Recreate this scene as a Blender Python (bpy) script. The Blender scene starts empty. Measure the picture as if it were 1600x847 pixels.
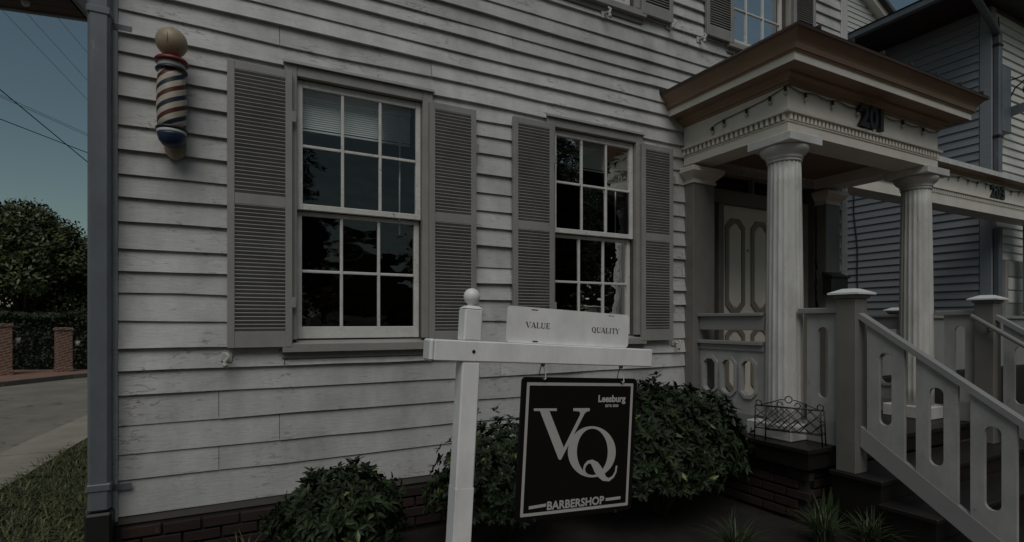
import bpy, bmesh, math, random
from math import sin, cos, pi, radians, atan2, sqrt
from mathutils import Vector, Matrix, noise
from mathutils.geometry import tessellate_polygon
rnd = random.Random(7)
sc = bpy.context.scene
COL = sc.collection

# ---------------------------------------------------------------- camera, sky, sun, exposure
F_PX, HOR, YAW = 855.0, 503.0, radians(27.75)
CAM = Vector((0, -4.0, 1.55))
cd = bpy.data.cameras.new('camera'); cam = bpy.data.objects.new('camera', cd); COL.objects.link(cam)
cam.location = CAM; cam.rotation_euler = (radians(90), 0, -YAW)
cd.sensor_width = 36; cd.lens = 36 * F_PX / 1600; cd.shift_y = (HOR - 423.5) / 1600
cd.clip_start = .05; cd.clip_end = 2000
sc.camera = cam
SUN_EL, SUN_AZ = radians(54), atan2(-.45, -.89)          # azimuth from +Y towards +X
w = bpy.data.worlds.new('World'); sc.world = w; w.use_nodes = True
nt = w.node_tree; bg = nt.nodes['Background']
sky = nt.nodes.new('ShaderNodeTexSky'); sky.sky_type = 'NISHITA'; sky.sun_disc = False
sky.sun_elevation = SUN_EL; sky.sun_rotation = SUN_AZ; sky.dust_density = 1.2; sky.ozone_density = .25
tint = nt.nodes.new('ShaderNodeVectorMath'); tint.operation = 'MULTIPLY'; tint.inputs[1].default_value = (.97, 1.0, .80)
nt.links.new(sky.outputs[0], tint.inputs[0]); nt.links.new(tint.outputs[0], bg.inputs[0]); bg.inputs[1].default_value = .06
sl = bpy.data.lights.new('sun', 'SUN'); so = bpy.data.objects.new('sun', sl); COL.objects.link(so)
sl.energy = 1.5; sl.angle = radians(42); sl.color = (1, .975, .955)   # wide soft sun set in front, standing in for skylight on the shaded facade
SDIR = Vector((cos(SUN_EL) * sin(SUN_AZ), cos(SUN_EL) * cos(SUN_AZ), sin(SUN_EL)))
so.rotation_euler = SDIR.to_track_quat('Z', 'Y').to_euler(); so.location = (-8, -12, 20)
vs = sc.view_settings
vs.view_transform = 'Standard'; vs.look = 'None'; vs.gamma = 1; vs.use_curve_mapping = False
vs.exposure = -.52

FW = Vector((sin(YAW), cos(YAW), 0)); RT = Vector((cos(YAW), -sin(YAW), 0))
def ray(x, y): return FW + RT * ((x - 800) / F_PX) + Vector((0, 0, (HOR - y) / F_PX))
def on_plane(x, y, p, n):
    r = ray(x, y); return CAM + r * ((p - CAM).dot(n) / r.dot(n))
def onY(x, y, Y): return on_plane(x, y, Vector((0, Y, 0)), Vector((0, 1, 0)))

# ---------------------------------------------------------------- materials
def nd(t, typ, **kw):
    n = t.nodes.new(typ)
    for k, v in kw.items(): setattr(n, k, v)
    return n
MATS = {}
def pm(name, col, rough=.6, var=.12, vscale=3, bump=.15, bscale=60, stretch=(1, 1, 1), metal=0,
       spot=None, spot_amt=.0, spot_scale=9, objvar=0, island=0, spec=.5, bdist=.002, stain=0, stain_scale=1.6, stain_stretch=(1, 1, .5), crack=0, crack_scale=6, crack_col=(.12, .10, .085)):
    m = bpy.data.materials.new(name); m.use_nodes = True; t = m.node_tree; L = t.links.new
    b = t.nodes['Principled BSDF']
    b.inputs['Roughness'].default_value = rough; b.inputs['Metallic'].default_value = metal
    b.inputs['Specular IOR Level'].default_value = spec
    tc = nd(t, 'ShaderNodeNewGeometry'); mp = nd(t, 'ShaderNodeMapping'); mp.inputs['Scale'].default_value = stretch
    L(tc.outputs['Position'], mp.inputs['Vector'])
    n1 = nd(t, 'ShaderNodeTexNoise'); n1.inputs['Scale'].default_value = vscale; n1.inputs['Detail'].default_value = 5
    L(mp.outputs[0], n1.inputs['Vector'])
    mr = nd(t, 'ShaderNodeMapRange'); mr.inputs['From Min'].default_value = .3; mr.inputs['From Max'].default_value = .7
    mr.inputs['To Min'].default_value = 1 - var; mr.inputs['To Max'].default_value = 1 + var
    L(n1.outputs['Fac'], mr.inputs['Value'])
    val = mr.outputs[0]
    if objvar:
        oi = nd(t, 'ShaderNodeObjectInfo'); r2 = nd(t, 'ShaderNodeMapRange')
        r2.inputs['To Min'].default_value = 1 - objvar; r2.inputs['To Max'].default_value = 1 + objvar
        L(oi.outputs['Random'], r2.inputs['Value']); mu = nd(t, 'ShaderNodeMath', operation='MULTIPLY')
        L(val, mu.inputs[0]); L(r2.outputs[0], mu.inputs[1]); val = mu.outputs[0]
    if island:
        r2 = nd(t, 'ShaderNodeMapRange'); r2.inputs['To Min'].default_value = 1 - island; r2.inputs['To Max'].default_value = 1 + island
        L(tc.outputs['Random Per Island'], r2.inputs['Value']); mu = nd(t, 'ShaderNodeMath', operation='MULTIPLY')
        L(val, mu.inputs[0]); L(r2.outputs[0], mu.inputs[1]); val = mu.outputs[0]
    if stain:
        mp2 = nd(t, 'ShaderNodeMapping'); mp2.inputs['Scale'].default_value = stain_stretch; L(tc.outputs['Position'], mp2.inputs['Vector'])
        n4 = nd(t, 'ShaderNodeTexNoise'); n4.inputs['Scale'].default_value = stain_scale; n4.inputs['Detail'].default_value = 9; n4.inputs['Roughness'].default_value = .68
        L(mp2.outputs[0], n4.inputs['Vector'])
        r2 = nd(t, 'ShaderNodeMapRange'); r2.inputs['From Min'].default_value = .32; r2.inputs['From Max'].default_value = .62
        r2.inputs['To Min'].default_value = 1 - stain; r2.inputs['To Max'].default_value = 1.04
        L(n4.outputs['Fac'], r2.inputs['Value']); mu = nd(t, 'ShaderNodeMath', operation='MULTIPLY')
        L(val, mu.inputs[0]); L(r2.outputs[0], mu.inputs[1]); val = mu.outputs[0]
    vm = nd(t, 'ShaderNodeVectorMath', operation='SCALE'); vm.inputs[0].default_value = col
    L(val, vm.inputs['Scale']); out = vm.outputs[0]
    n2 = nd(t, 'ShaderNodeTexNoise'); n2.inputs['Scale'].default_value = bscale; n2.inputs['Detail'].default_value = 6
    n2.inputs['Roughness'].default_value = .65
    L(mp.outputs[0], n2.inputs['Vector'])
    if spot:
        n3 = nd(t, 'ShaderNodeTexNoise'); n3.inputs['Scale'].default_value = spot_scale; n3.inputs['Detail'].default_value = 8
        n3.inputs['Roughness'].default_value = .7
        L(mp.outputs[0], n3.inputs['Vector'])
        r3 = nd(t, 'ShaderNodeMapRange'); r3.inputs['From Min'].default_value = .66 - spot_amt * .3; r3.inputs['From Max'].default_value = .72 - spot_amt * .3
        r3.inputs['To Max'].default_value = .9
        L(n3.outputs['Fac'], r3.inputs['Value'])
        mx = nd(t, 'ShaderNodeMix', data_type='RGBA'); L(r3.outputs[0], mx.inputs['Factor']); L(out, mx.inputs['A']); mx.inputs['B'].default_value = (*spot, 1)
        out = mx.outputs['Result']
    if crack:
        n5 = nd(t, 'ShaderNodeTexNoise'); n5.inputs['Scale'].default_value = crack_scale; n5.inputs['Detail'].default_value = 5; L(mp.outputs[0], n5.inputs['Vector'])
        s5 = nd(t, 'ShaderNodeMath', operation='SUBTRACT'); L(n5.outputs['Fac'], s5.inputs[0]); s5.inputs[1].default_value = .5
        a5 = nd(t, 'ShaderNodeMath', operation='ABSOLUTE'); L(s5.outputs[0], a5.inputs[0])
        l5 = nd(t, 'ShaderNodeMapRange'); l5.inputs['From Min'].default_value = .016; l5.inputs['From Max'].default_value = .004; L(a5.outputs[0], l5.inputs['Value'])
        n6 = nd(t, 'ShaderNodeTexNoise'); n6.inputs['Scale'].default_value = 1.7; n6.inputs['Detail'].default_value = 3; L(tc.outputs['Position'], n6.inputs['Vector'])
        m6 = nd(t, 'ShaderNodeMapRange'); m6.inputs['From Min'].default_value = .50; m6.inputs['From Max'].default_value = .60; m6.inputs['To Max'].default_value = crack; L(n6.outputs['Fac'], m6.inputs['Value'])
        k6 = nd(t, 'ShaderNodeMath', operation='MULTIPLY'); L(l5.outputs[0], k6.inputs[0]); L(m6.outputs[0], k6.inputs[1])
        mx = nd(t, 'ShaderNodeMix', data_type='RGBA'); L(k6.outputs[0], mx.inputs['Factor']); L(out, mx.inputs['A']); mx.inputs['B'].default_value = (*crack_col, 1)
        out = mx.outputs['Result']
    L(out, b.inputs['Base Color'])
    if bump:
        bp = nd(t, 'ShaderNodeBump'); bp.inputs['Strength'].default_value = bump; bp.inputs['Distance'].default_value = bdist
        L(n2.outputs['Fac'], bp.inputs['Height']); L(bp.outputs[0], b.inputs['Normal'])
    MATS[name] = m
    return m
pm('siding', (.55, .545, .535), .6, .04, 3, .42, 16, (1, 1, 4.5), spot=(.30, .27, .235), spot_amt=.17, spot_scale=6, objvar=.09, bdist=.006, stain=.34, stain_scale=2.2, crack=.6, crack_scale=4)
pm('siding_shaded', (.27, .285, .305), .55, .06, 2.0, .6, 14, (1, 1, 9), objvar=.05, bdist=.004)  # same boards as the front wall, bluish shade put into the colour
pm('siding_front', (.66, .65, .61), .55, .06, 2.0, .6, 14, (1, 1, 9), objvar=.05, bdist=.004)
pm('backing', (.10, .09, .08), .9)
pm('white_paint', (.64, .64, .62), .5, .07, 4, .5, 30, spot=(.4, .38, .34), spot_amt=.08, spot_scale=12, bdist=.003, stain=.25, stain_scale=4)
pm('sash_paint', (.62, .61, .58), .5, .1, 9, .8, 45, spot=(.3, .28, .24), spot_amt=.18, spot_scale=22, bdist=.004)
pm('column_paint', (.62, .61, .58), .5, .08, 5, .6, 25, (1, 1, .35), spot=(.36, .33, .28), spot_amt=.14, spot_scale=12, bdist=.005, stain=.3, stain_scale=3.5, stain_stretch=(1, 1, .4), crack=.18, crack_scale=8)
pm('cornice_paint', (.70, .66, .59), .5, .08, 4, .4, 30, bdist=.003)
pm('crown_brown', (.25, .165, .105), .5, .1, 3, .3, 30, bdist=.003)
pm('soffit_brown', (.24, .16, .115), .6, .1, 3, .3, 30)
pm('shutter', (.30, .29, .276), .5, .06, 5, .3, 40, objvar=.07, bdist=.002, stain=.18, stain_scale=3)
pm('casing', (.29, .28, .265), .5, .1, 6, .6, 30, spot=(.4, .39, .36), spot_amt=.06, spot_scale=16, bdist=.003)
pm('porch_grey', (.27, .27, .265), .5, .06, 4, .3, 30)
pm('newel_paint', (.185, .175, .16), .5, .06, 4, .3, 30, spot=(.3, .28, .25), spot_amt=.04, spot_scale=14, stain=.2, stain_scale=4)
pm('cap_white', (.74, .76, .77), .35, .04, 4, .1, 30)
pm('vinyl', (.87, .87, .86), .4, .03, 6, .06, 50, stain=.16, stain_scale=6, spot=(.5, .48, .44), spot_amt=-.02, spot_scale=30)
pm('panel_paint', (.40, .40, .39), .5, .06, 4, .4, 30, spot=(.25, .24, .22), spot_amt=.12, spot_scale=14, stain=.25, stain_scale=5)
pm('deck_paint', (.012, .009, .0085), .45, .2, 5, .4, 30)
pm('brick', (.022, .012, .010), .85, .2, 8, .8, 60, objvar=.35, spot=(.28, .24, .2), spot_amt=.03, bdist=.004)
pm('mortar', (.03, .027, .025), .95, .2, 20, .8, 90)
pm('pipe', (.14, .155, .172), .45, .1, 3, .15, 40, (1, 1, .3), stain=.25, stain_scale=4,  spot=(.32, .33, .34), spot_amt=.02, spot_scale=8)
pm('pipe_black', (.012, .012, .012), .5)
pm('roof_metal', (.05, .028, .022), .45, .2, 3, .2, 20)
pm('roof_dark', (.07, .07, .075), .9, .2, 10, .8, 60)
pm('black_iron', (.012, .012, .012), .5, .2, 10, .2, 80)
pm('white_iron', (.5, .49, .46), .6, .2, 20, .5, 80, spot=(.2, .14, .1), spot_amt=.12, spot_scale=40)
pm('board_black', (.007, .0065, .006), .5, .08, 5, 0, spec=.2)
pm('lettering', (.47, .46, .44), .5, .03, 5, 0)
pm('ink', (.02, .02, .02), .5, .03, 5, 0)
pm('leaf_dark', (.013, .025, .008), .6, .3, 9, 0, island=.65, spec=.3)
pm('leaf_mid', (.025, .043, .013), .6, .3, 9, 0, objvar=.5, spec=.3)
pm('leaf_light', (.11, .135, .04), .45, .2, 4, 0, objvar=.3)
pm('leaf_tree', (.048, .062, .016), .5, .5, 1.1, 0, island=.7)
pm('bark', (.07, .055, .04), .9, .2, 6, .9, 25, (1, 1, .3), bdist=.01)
pm('grass', (.082, .09, .031), .6, .2, 5, 0, island=.5)
pm('liriope', (.032, .05, .02), .5, .2, 5, 0, island=.5)
pm('asphalt', (.215, .20, .165), .9, .13, 1.3, .9, 130, stain=.25, stain_scale=1.2, stain_stretch=(1, .4, 1), crack=.8, crack_scale=1.1, crack_col=(.06, .055, .05), spot=(.19, .18, .165), spot_amt=.25, spot_scale=110, bdist=.004)
pm('concrete', (.27, .25, .205), .9, .14, 2.5, .6, 90, spot=(.15, .14, .12), spot_amt=.12, spot_scale=14, bdist=.004)
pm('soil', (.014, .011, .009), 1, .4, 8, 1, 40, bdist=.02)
pm('kerb_dark', (.10, .09, .08), .9, .2, 3, .6, 60)
pm('paver', (.26, .155, .11), .9, .2, 6, .6, 60, objvar=.2)
pm('gold', (.34, .275, .19), .45, .15, 12, .4, 40, spot=(.28, .18, .08), spot_amt=.1, spot_scale=18)
pm('pole_red', (.16, .025, .022), .4, .1, 10, .2, 40)
pm('pole_black', (.012, .016, .022), .4)
pm('pole_blue', (.016, .03, .075), .4, .1, 10, .2, 40)
pm('interior', (.055, .05, .045), .9)
pm('blind', (.8, .8, .77), .6, .04, 4, 0)
pm('door_paint', (.74, .69, .59), .45, .05, 5, .2, 40)
pm('door_mould', (.24, .21, .17), .5)
pm('sign_grey', (.30, .30, .29), .5, .04, 4, 0)
pm('brown_ceiling', (.035, .016, .011), .6, .2, 4, .2, 30)
pm('rear_siding', (.48, .48, .47), .6, .06, 2, .3, 14, (1, 1, 9))
pm('red_brick_house', (.42, .25, .15), .9, .1, 4, .5, 40)
pm('lamp_glass', (.75, .75, .7), .15, .02, 4, 0)
pm('wire', (.02, .02, .022), .6)
pm('bulb', (.4, .38, .34), .1, .1, 4, 0, spec=.8)
def brick_mat(name, c1, c2, cm, scale, axis):
    m = pm(name, c1, .9); t = m.node_tree; b = t.nodes['Principled BSDF']
    bt = nd(t, 'ShaderNodeTexBrick'); bt.inputs['Scale'].default_value = scale
    bt.inputs['Color1'].default_value = (*c1, 1); bt.inputs['Color2'].default_value = (*c2, 1); bt.inputs['Mortar'].default_value = (*cm, 1)
    bt.inputs['Mortar Size'].default_value = .012; bt.inputs['Brick Width'].default_value = .215; bt.inputs['Row Height'].default_value = .075
    g = nd(t, 'ShaderNodeNewGeometry'); mp = nd(t, 'ShaderNodeMapping'); mp.inputs['Rotation'].default_value = axis
    t.links.new(g.outputs['Position'], mp.inputs['Vector']); t.links.new(mp.outputs[0], bt.inputs['Vector']); t.links.new(bt.outputs['Color'], b.inputs['Base Color'])
brick_mat('pier_brick', (.20, .085, .055), (.13, .055, .038), (.22, .19, .16), 1, (radians(90), 0, radians(20)))
brick_mat('walk_brick', (.20, .09, .06), (.16, .07, .05), (.15, .13, .11), 1, (0, 0, 0))
def glass_mat():
    m = bpy.data.materials.new('window_glass'); m.use_nodes = True; t = m.node_tree; L = t.links.new
    t.nodes.remove(t.nodes['Principled BSDF']); out = t.nodes['Material Output']
    tr = nd(t, 'ShaderNodeBsdfTransparent'); tr.inputs[0].default_value = (.86, .9, .9, 1)
    gl = nd(t, 'ShaderNodeBsdfGlossy'); gl.inputs['Roughness'].default_value = .01
    fr = nd(t, 'ShaderNodeFresnel'); fr.inputs['IOR'].default_value = 1.74
    mx = nd(t, 'ShaderNodeMixShader'); L(fr.outputs[0], mx.inputs[0]); L(tr.outputs[0], mx.inputs[1]); L(gl.outputs[0], mx.inputs[2]); L(mx.outputs[0], out.inputs[0])
    g = nd(t, 'ShaderNodeNewGeometry'); n = nd(t, 'ShaderNodeTexNoise'); n.inputs['Scale'].default_value = 7; n.inputs['Detail'].default_value = 1.5
    mp = nd(t, 'ShaderNodeMapping'); mp.inputs['Scale'].default_value = (.6, 1, 1.2); L(g.outputs['Position'], mp.inputs[0]); L(mp.outputs[0], n.inputs['Vector'])
    bp = nd(t, 'ShaderNodeBump'); bp.inputs['Strength'].default_value = .8; bp.inputs['Distance'].default_value = .006
    L(n.outputs['Fac'], bp.inputs['Height']); L(bp.outputs[0], gl.inputs['Normal'])
    MATS['glass'] = m
glass_mat()
def stripe_mat():
    m = pm('pole_stripes', (.46, .41, .33), .45, .12, 10, .3, 40, spot=(.25, .21, .16), spot_amt=.1, spot_scale=20, stain=.25, stain_scale=12); t = m.node_tree; L = t.links.new; b = t.nodes['Principled BSDF']
    src = b.inputs['Base Color'].links[0].from_socket
    g = nd(t, 'ShaderNodeTexCoord'); sx = nd(t, 'ShaderNodeSeparateXYZ'); L(g.outputs['Object'], sx.inputs[0])
    at = nd(t, 'ShaderNodeMath', operation='ARCTAN2'); L(sx.outputs['Y'], at.inputs[0]); L(sx.outputs['X'], at.inputs[1])
    d = nd(t, 'ShaderNodeMath', operation='DIVIDE'); L(at.outputs[0], d.inputs[0]); d.inputs[1].default_value = pi
    z = nd(t, 'ShaderNodeMath', operation='DIVIDE'); L(sx.outputs['Z'], z.inputs[0]); z.inputs[1].default_value = -.124
    s = nd(t, 'ShaderNodeMath', operation='ADD'); L(d.outputs[0], s.inputs[0]); L(z.outputs[0], s.inputs[1])
    f = nd(t, 'ShaderNodeMath', operation='FRACT'); L(s.outputs[0], f.inputs[0])
    cr = nd(t, 'ShaderNodeValToRGB'); cr.color_ramp.interpolation = 'CONSTANT'; e = cr.color_ramp.elements
    e[0].color = (.16, .025, .022, 1); e[0].position = 0
    e[1].color = (1, 1, 1, 1); e[1].position = .22
    x = e.new(.5); x.color = (.016, .04, .10, 1)
    x = e.new(.73); x.color = (1, 1, 1, 1)
    L(f.outputs[0], cr.inputs[0])
    mx = nd(t, 'ShaderNodeMix', data_type='RGBA', blend_type='MULTIPLY'); mx.inputs['Factor'].default_value = 1
    L(src, mx.inputs['A']); L(cr.outputs[0], mx.inputs['B']); L(mx.outputs['Result'], b.inputs['Base Color'])
stripe_mat()

# ---------------------------------------------------------------- mesh helpers
LOC = {}                                                       # world origin of top-level empties
def link(o, parent):
    COL.objects.link(o)
    if parent is not None:
        o.parent = parent
        if parent.name in LOC: o.matrix_parent_inverse = Matrix.Translation(-LOC[parent.name])
    return o
def tag(o, label=None, cat=None, group=None, kind=None):
    if label: o['label'] = label
    if cat: o['category'] = cat
    if group: o['group'] = group
    if kind: o['kind'] = kind
    return o
def thing(name, label, cat, loc=(0, 0, 0), group=None):
    o = bpy.data.objects.new(name, None); COL.objects.link(o); o.location = loc; o.empty_display_size = .1
    LOC[o.name] = Vector(loc)
    return tag(o, label, cat, group)
class MB:
    def __init__(s, M=None): s.v = []; s.f = []; s.M = M; s.sm = []
    def add(s, vs, fs, smooth=False):
        n = len(s.v); s.v += [Vector(v) for v in vs]
        for f in fs: s.f.append([n + i for i in f]); s.sm.append(smooth)
        return s
    def box(s, x0, x1, y0, y1, z0, z1, c=.0):
        if x1 < x0: x0, x1 = x1, x0
        if y1 < y0: y0, y1 = y1, y0
        if z1 < z0: z0, z1 = z1, z0
        if c <= 0:
            vs = [(x, y, z) for x in (x0, x1) for y in (y0, y1) for z in (z0, z1)]
            return s.add(vs, [(0, 1, 3, 2), (4, 6, 7, 5), (0, 4, 5, 1), (2, 3, 7, 6), (0, 2, 6, 4), (1, 5, 7, 3)])
        c = min(c, (x1 - x0) * .4, (y1 - y0) * .4, (z1 - z0) * .4)
        vs = []; idx = {}
        X = (x0, x1); Y = (y0, y1); Z = (z0, z1)
        for i in (0, 1):
            for j in (0, 1):
                for k in (0, 1):
                    sx, sy, sz = (1 - 2 * i) * c, (1 - 2 * j) * c, (1 - 2 * k) * c
                    for a, p in (('x', (X[i], Y[j] + sy, Z[k] + sz)), ('y', (X[i] + sx, Y[j], Z[k] + sz)), ('z', (X[i] + sx, Y[j] + sy, Z[k]))):
                        idx[(i, j, k, a)] = len(vs); vs.append(p)
        fs = []
        for i in (0, 1):
            fs.append([idx[(i, j, k, 'x')] for j, k in ((0, 0), (0, 1), (1, 1), (1, 0))][::1 if i == 0 else -1])
            fs.append([idx[(j, i, k, 'y')] for j, k in ((0, 0), (1, 0), (1, 1), (0, 1))][::1 if i == 0 else -1])
            fs.append([idx[(j, k, i, 'z')] for j, k in ((0, 0), (0, 1), (1, 1), (1, 0))][::1 if i == 0 else -1])
        for i in (0, 1):
            for j in (0, 1):
                fs.append([idx[(i, j, 0, 'x')], idx[(i, j, 1, 'x')], idx[(i, j, 1, 'y')], idx[(i, j, 0, 'y')]])
                fs.append([idx[(i, 0, j, 'x')], idx[(i, 1, j, 'x')], idx[(i, 1, j, 'z')], idx[(i, 0, j, 'z')]])
                fs.append([idx[(0, i, j, 'y')], idx[(1, i, j, 'y')], idx[(1, i, j, 'z')], idx[(0, i, j, 'z')]])
                for k in (0, 1): fs.append([idx[(i, j, k, a)] for a in 'xyz'])
        return s.add(vs, fs)
    def lathe(s, prof, c, n=24, axis='z', flute=None):
        vs = []; m = len(prof)
        for r, z in prof:
            for i in range(n):
                a = 2 * pi * i / n; rr = r * (flute(i) if flute else 1)
                vs.append((c[0] + rr * cos(a), c[1] + rr * sin(a), c[2] + z))
        fs = [(j * n + i, j * n + (i + 1) % n, (j + 1) * n + (i + 1) % n, (j + 1) * n + i) for j in range(m - 1) for i in range(n)]
        s.add(vs, fs, True)
        b = len(s.v) - len(vs)
        s.f.append([b + i for i in range(n)][::-1]); s.sm.append(False)
        s.f.append([b + (m - 1) * n + i for i in range(n)]); s.sm.append(False)
        return s
    def tube(s, pts, r, n=6):
        pts = [Vector(p) for p in pts]; vs = []; rr = r if isinstance(r, (list, tuple)) else [r] * len(pts)
        for i, p in enumerate(pts):
            d = (pts[min(i + 1, len(pts) - 1)] - pts[max(i - 1, 0)]).normalized()
            u = d.cross(Vector((0, 0, 1)) if abs(d.z) < .9 else Vector((1, 0, 0))).normalized(); q = d.cross(u)
            for k in range(n): vs.append(p + (u * cos(2 * pi * k / n) + q * sin(2 * pi * k / n)) * rr[i])
        fs = [(j * n + i, j * n + (i + 1) % n, (j + 1) * n + (i + 1) % n, (j + 1) * n + i) for j in range(len(pts) - 1) for i in range(n)]
        s.add(vs, fs, True); b = len(s.v) - len(vs)
        s.f.append([b + i for i in range(n)][::-1]); s.sm.append(False)
        s.f.append([b + (len(pts) - 1) * n + i for i in range(n)]); s.sm.append(False)
        return s
    def plate(s, loops, th, fn):
        """2D loops (first outer, others holes) -> plate; fn(a, b, d) gives the 3D point at depth d"""
        flat = [p for l in loops for p in l]; n = len(flat)
        tri = tessellate_polygon([[Vector((a, b, 0)) for a, b in l] for l in loops])
        vs = [fn(a, b, 0) for a, b in flat] + [fn(a, b, th) for a, b in flat]
        fs = [tuple(t) for t in tri] + [tuple(n + i for i in t[::-1]) for t in tri]
        k = 0
        for l in loops:
            m = len(l)
            for i in range(m): fs.append((k + i, k + (i + 1) % m, n + k + (i + 1) % m, n + k + i))
            k += m
        return s.add(vs, fs)
    def sweep(s, prof, path_fn, closed=False):
        rings = [path_fn(o, z) for o, z in prof]; m = len(rings[0]); vs = [p for r in rings for p in r]; fs = []
        for j in range(len(rings) - 1):
            for i in range(m - 1): fs.append((j * m + i, j * m + i + 1, (j + 1) * m + i + 1, (j + 1) * m + i))
        return s.add(vs, fs)
    def mesh(s, name, mat):
        me = bpy.data.meshes.new(name)
        me.from_pydata([tuple(s.M @ v) if s.M else tuple(v) for v in s.v], [], s.f)
        me.polygons.foreach_set('use_smooth', s.sm)
        me.materials.append(MATS[mat] if isinstance(mat, str) else mat); me.update()
        bm = bmesh.new(); bm.from_mesh(me); bmesh.ops.recalc_face_normals(bm, faces=bm.faces); bm.to_mesh(me); bm.free()
        return me
    def build(s, name, mat, parent=None):
        return link(bpy.data.objects.new(name, s.mesh(name, mat)), parent)
    def raw(s, name, mat, parent=None):
        me = bpy.data.meshes.new(name); me.from_pydata([tuple(v) for v in s.v], [], s.f); me.materials.append(MATS[mat]); me.update()
        return link(bpy.data.objects.new(name, me), parent)
def inst(name, me, M, parent):
    o = bpy.data.objects.new(name, me); link(o, parent); o.matrix_basis = M; return o
T = Matrix.Translation
def R(a, ax): return Matrix.Rotation(a, 4, ax)

# ---------------------------------------------------------------- setting: ground, road, strip
g = MB(); N = 300
g.add([(-N, -N, -.02), (N, -N, -.02), (N, N, -.02), (-N, N, -.02)], [(0, 1, 2, 3)])
tag(g.build('ground', 'soil'), kind='structure')
def sheet(name, pts, z, mat, th=.05):
    m = MB().plate([pts], th, lambda a, b, d: (a, b, z - d)); return tag(m.build(name, mat), kind='structure')
road_r = [(-3.75, -8), (-2.85, -1.0), (-2.31, 4.41), (-1.97, 7.5), (-1.5, 11), (-1.2, 15.3)]
sheet('side_road', road_r + [(-3.2, 15.35), (-3.75, 14.86), (-4.74, 13.4), (-7, 11.2), (-12, 9.5), (-30, 8), (-30, -8)], .0, 'asphalt')
strip_l = [(-2.85, -1.0), (-2.31, 4.41), (-1.97, 7.5), (-1.5, 11), (-1.2, 15.3)]
strip_r = [(-2.1, -1.0), (-1.80, 2.55), (-1.58, 5.25), (-1.15, 8.5), (-.8, 11), (-.5, 15.3)]
# concrete edging strip laid in slabs
def lerp_x(pl, y):
    for (x0, y0), (x1, y1) in zip(pl, pl[1:]):
        if y0 <= y <= y1: return x0 + (x1 - x0) * (y - y0) / (y1 - y0)
    return pl[-1][0]
strip = tag(MB().plate([strip_l + strip_r[::-1]], .03, lambda a, b, d: (a, b, .0 - d)).build('edging_strip', 'kerb_dark'), kind='structure')
y = -1.0
while y < 14.5:
    y2 = min(y + 1.3, 15); h = .028 + rnd.uniform(-.006, .006)
    m = MB().plate([[(lerp_x(strip_l, y) + .012, y + .006), (lerp_x(strip_r, y), y + .006), (lerp_x(strip_r, y2), y2 - .006), (lerp_x(strip_l, y2) + .012, y2 - .006)]], .05, lambda a, b, d: (a, b, h - d))
    m.build('concrete_slab', 'concrete', strip); y += 1.3
fk = [(-4.74, 13.4), (-3.75, 14.86), (-3.2, 15.38)]
sheet('far_pavement', fk + [(-3.0, 16.6), (-9, 19), (-30, 20), (-30, 8.0), (-12, 9.5), (-7, 11.2)], .10, 'paver', .12)
kb = MB()
kp = [(-12, 9.5), (-7, 11.2), (-4.74, 13.4), (-3.75, 14.86), (-3.2, 15.38)]
for (x0, y0), (x1, y1) in zip(kp, kp[1:]):
    d = Vector((x1 - x0, y1 - y0)).normalized(); nx, ny = d.y * .14, -d.x * .14
    kb.plate([[(x0, y0), (x1, y1), (x1 + nx, y1 + ny), (x0 + nx, y0 + ny)]], .13, lambda a, b, d: (a, b, .115 - d))
tag(kb.build('far_kerb', 'kerb_dark'), kind='structure')
sheet('brick_pavement', [(-6.5, -8.2), (30, -8.2), (30, -2.95), (-2.3, -2.95)], .03, 'walk_brick', .06)
MB().box(-6.6, 30, -8.36, -8.2, -.08, .035, .01).build('front_kerb', 'concrete')['kind'] = 'structure'
pm('dark_asphalt', (.07, .068, .065), .9, .13, 1.3, .9, 130)
sheet('front_street', [(-60, -11), (60, -11), (60, -8.36), (-60, -8.36)], .004, 'dark_asphalt', .02)
sheet('opposite_lawn', [(-60, -45), (60, -45), (60, -11), (-60, -11)], .0, 'grass', .02)

# ---------------------------------------------------------------- white clapboard house
HX0, HX1 = -.66, 6.67
house = thing('clapboard_house', 'old white clapboard house with grey louvred shutters and a columned entrance porch', 'house', (3, 3, 0))
rows = [.386, .603, .757, .929, 1.114, 1.255, 1.386, 1.554, 1.723, 1.860, 1.991, 2.156, 2.303, 2.439, 2.586, 2.731, 2.897, 3.041, 3.163, 3.281, 3.415, 3.543, 3.661, 3.791, 3.897, 4.016, 4.134, 4.288]
while rows[-1] < 6.3: rows.append(rows[-1] + .125 + rnd.uniform(-.008, .008))
WIN = [(.882, 1.43, 3.215), (2.945, 1.43, 3.215), (.882, 4.47, 6.05), (2.945, 4.47, 6.05), (5.13, 4.47, 6.05)]
HW = .443                                                        # half width of the sash opening
holes = [(c - HW - .075, c + HW + .075, zb - .12, zt + .072) for c, zb, zt in WIN] + [(4.30, 6.10, .5, 3.09)]
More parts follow.
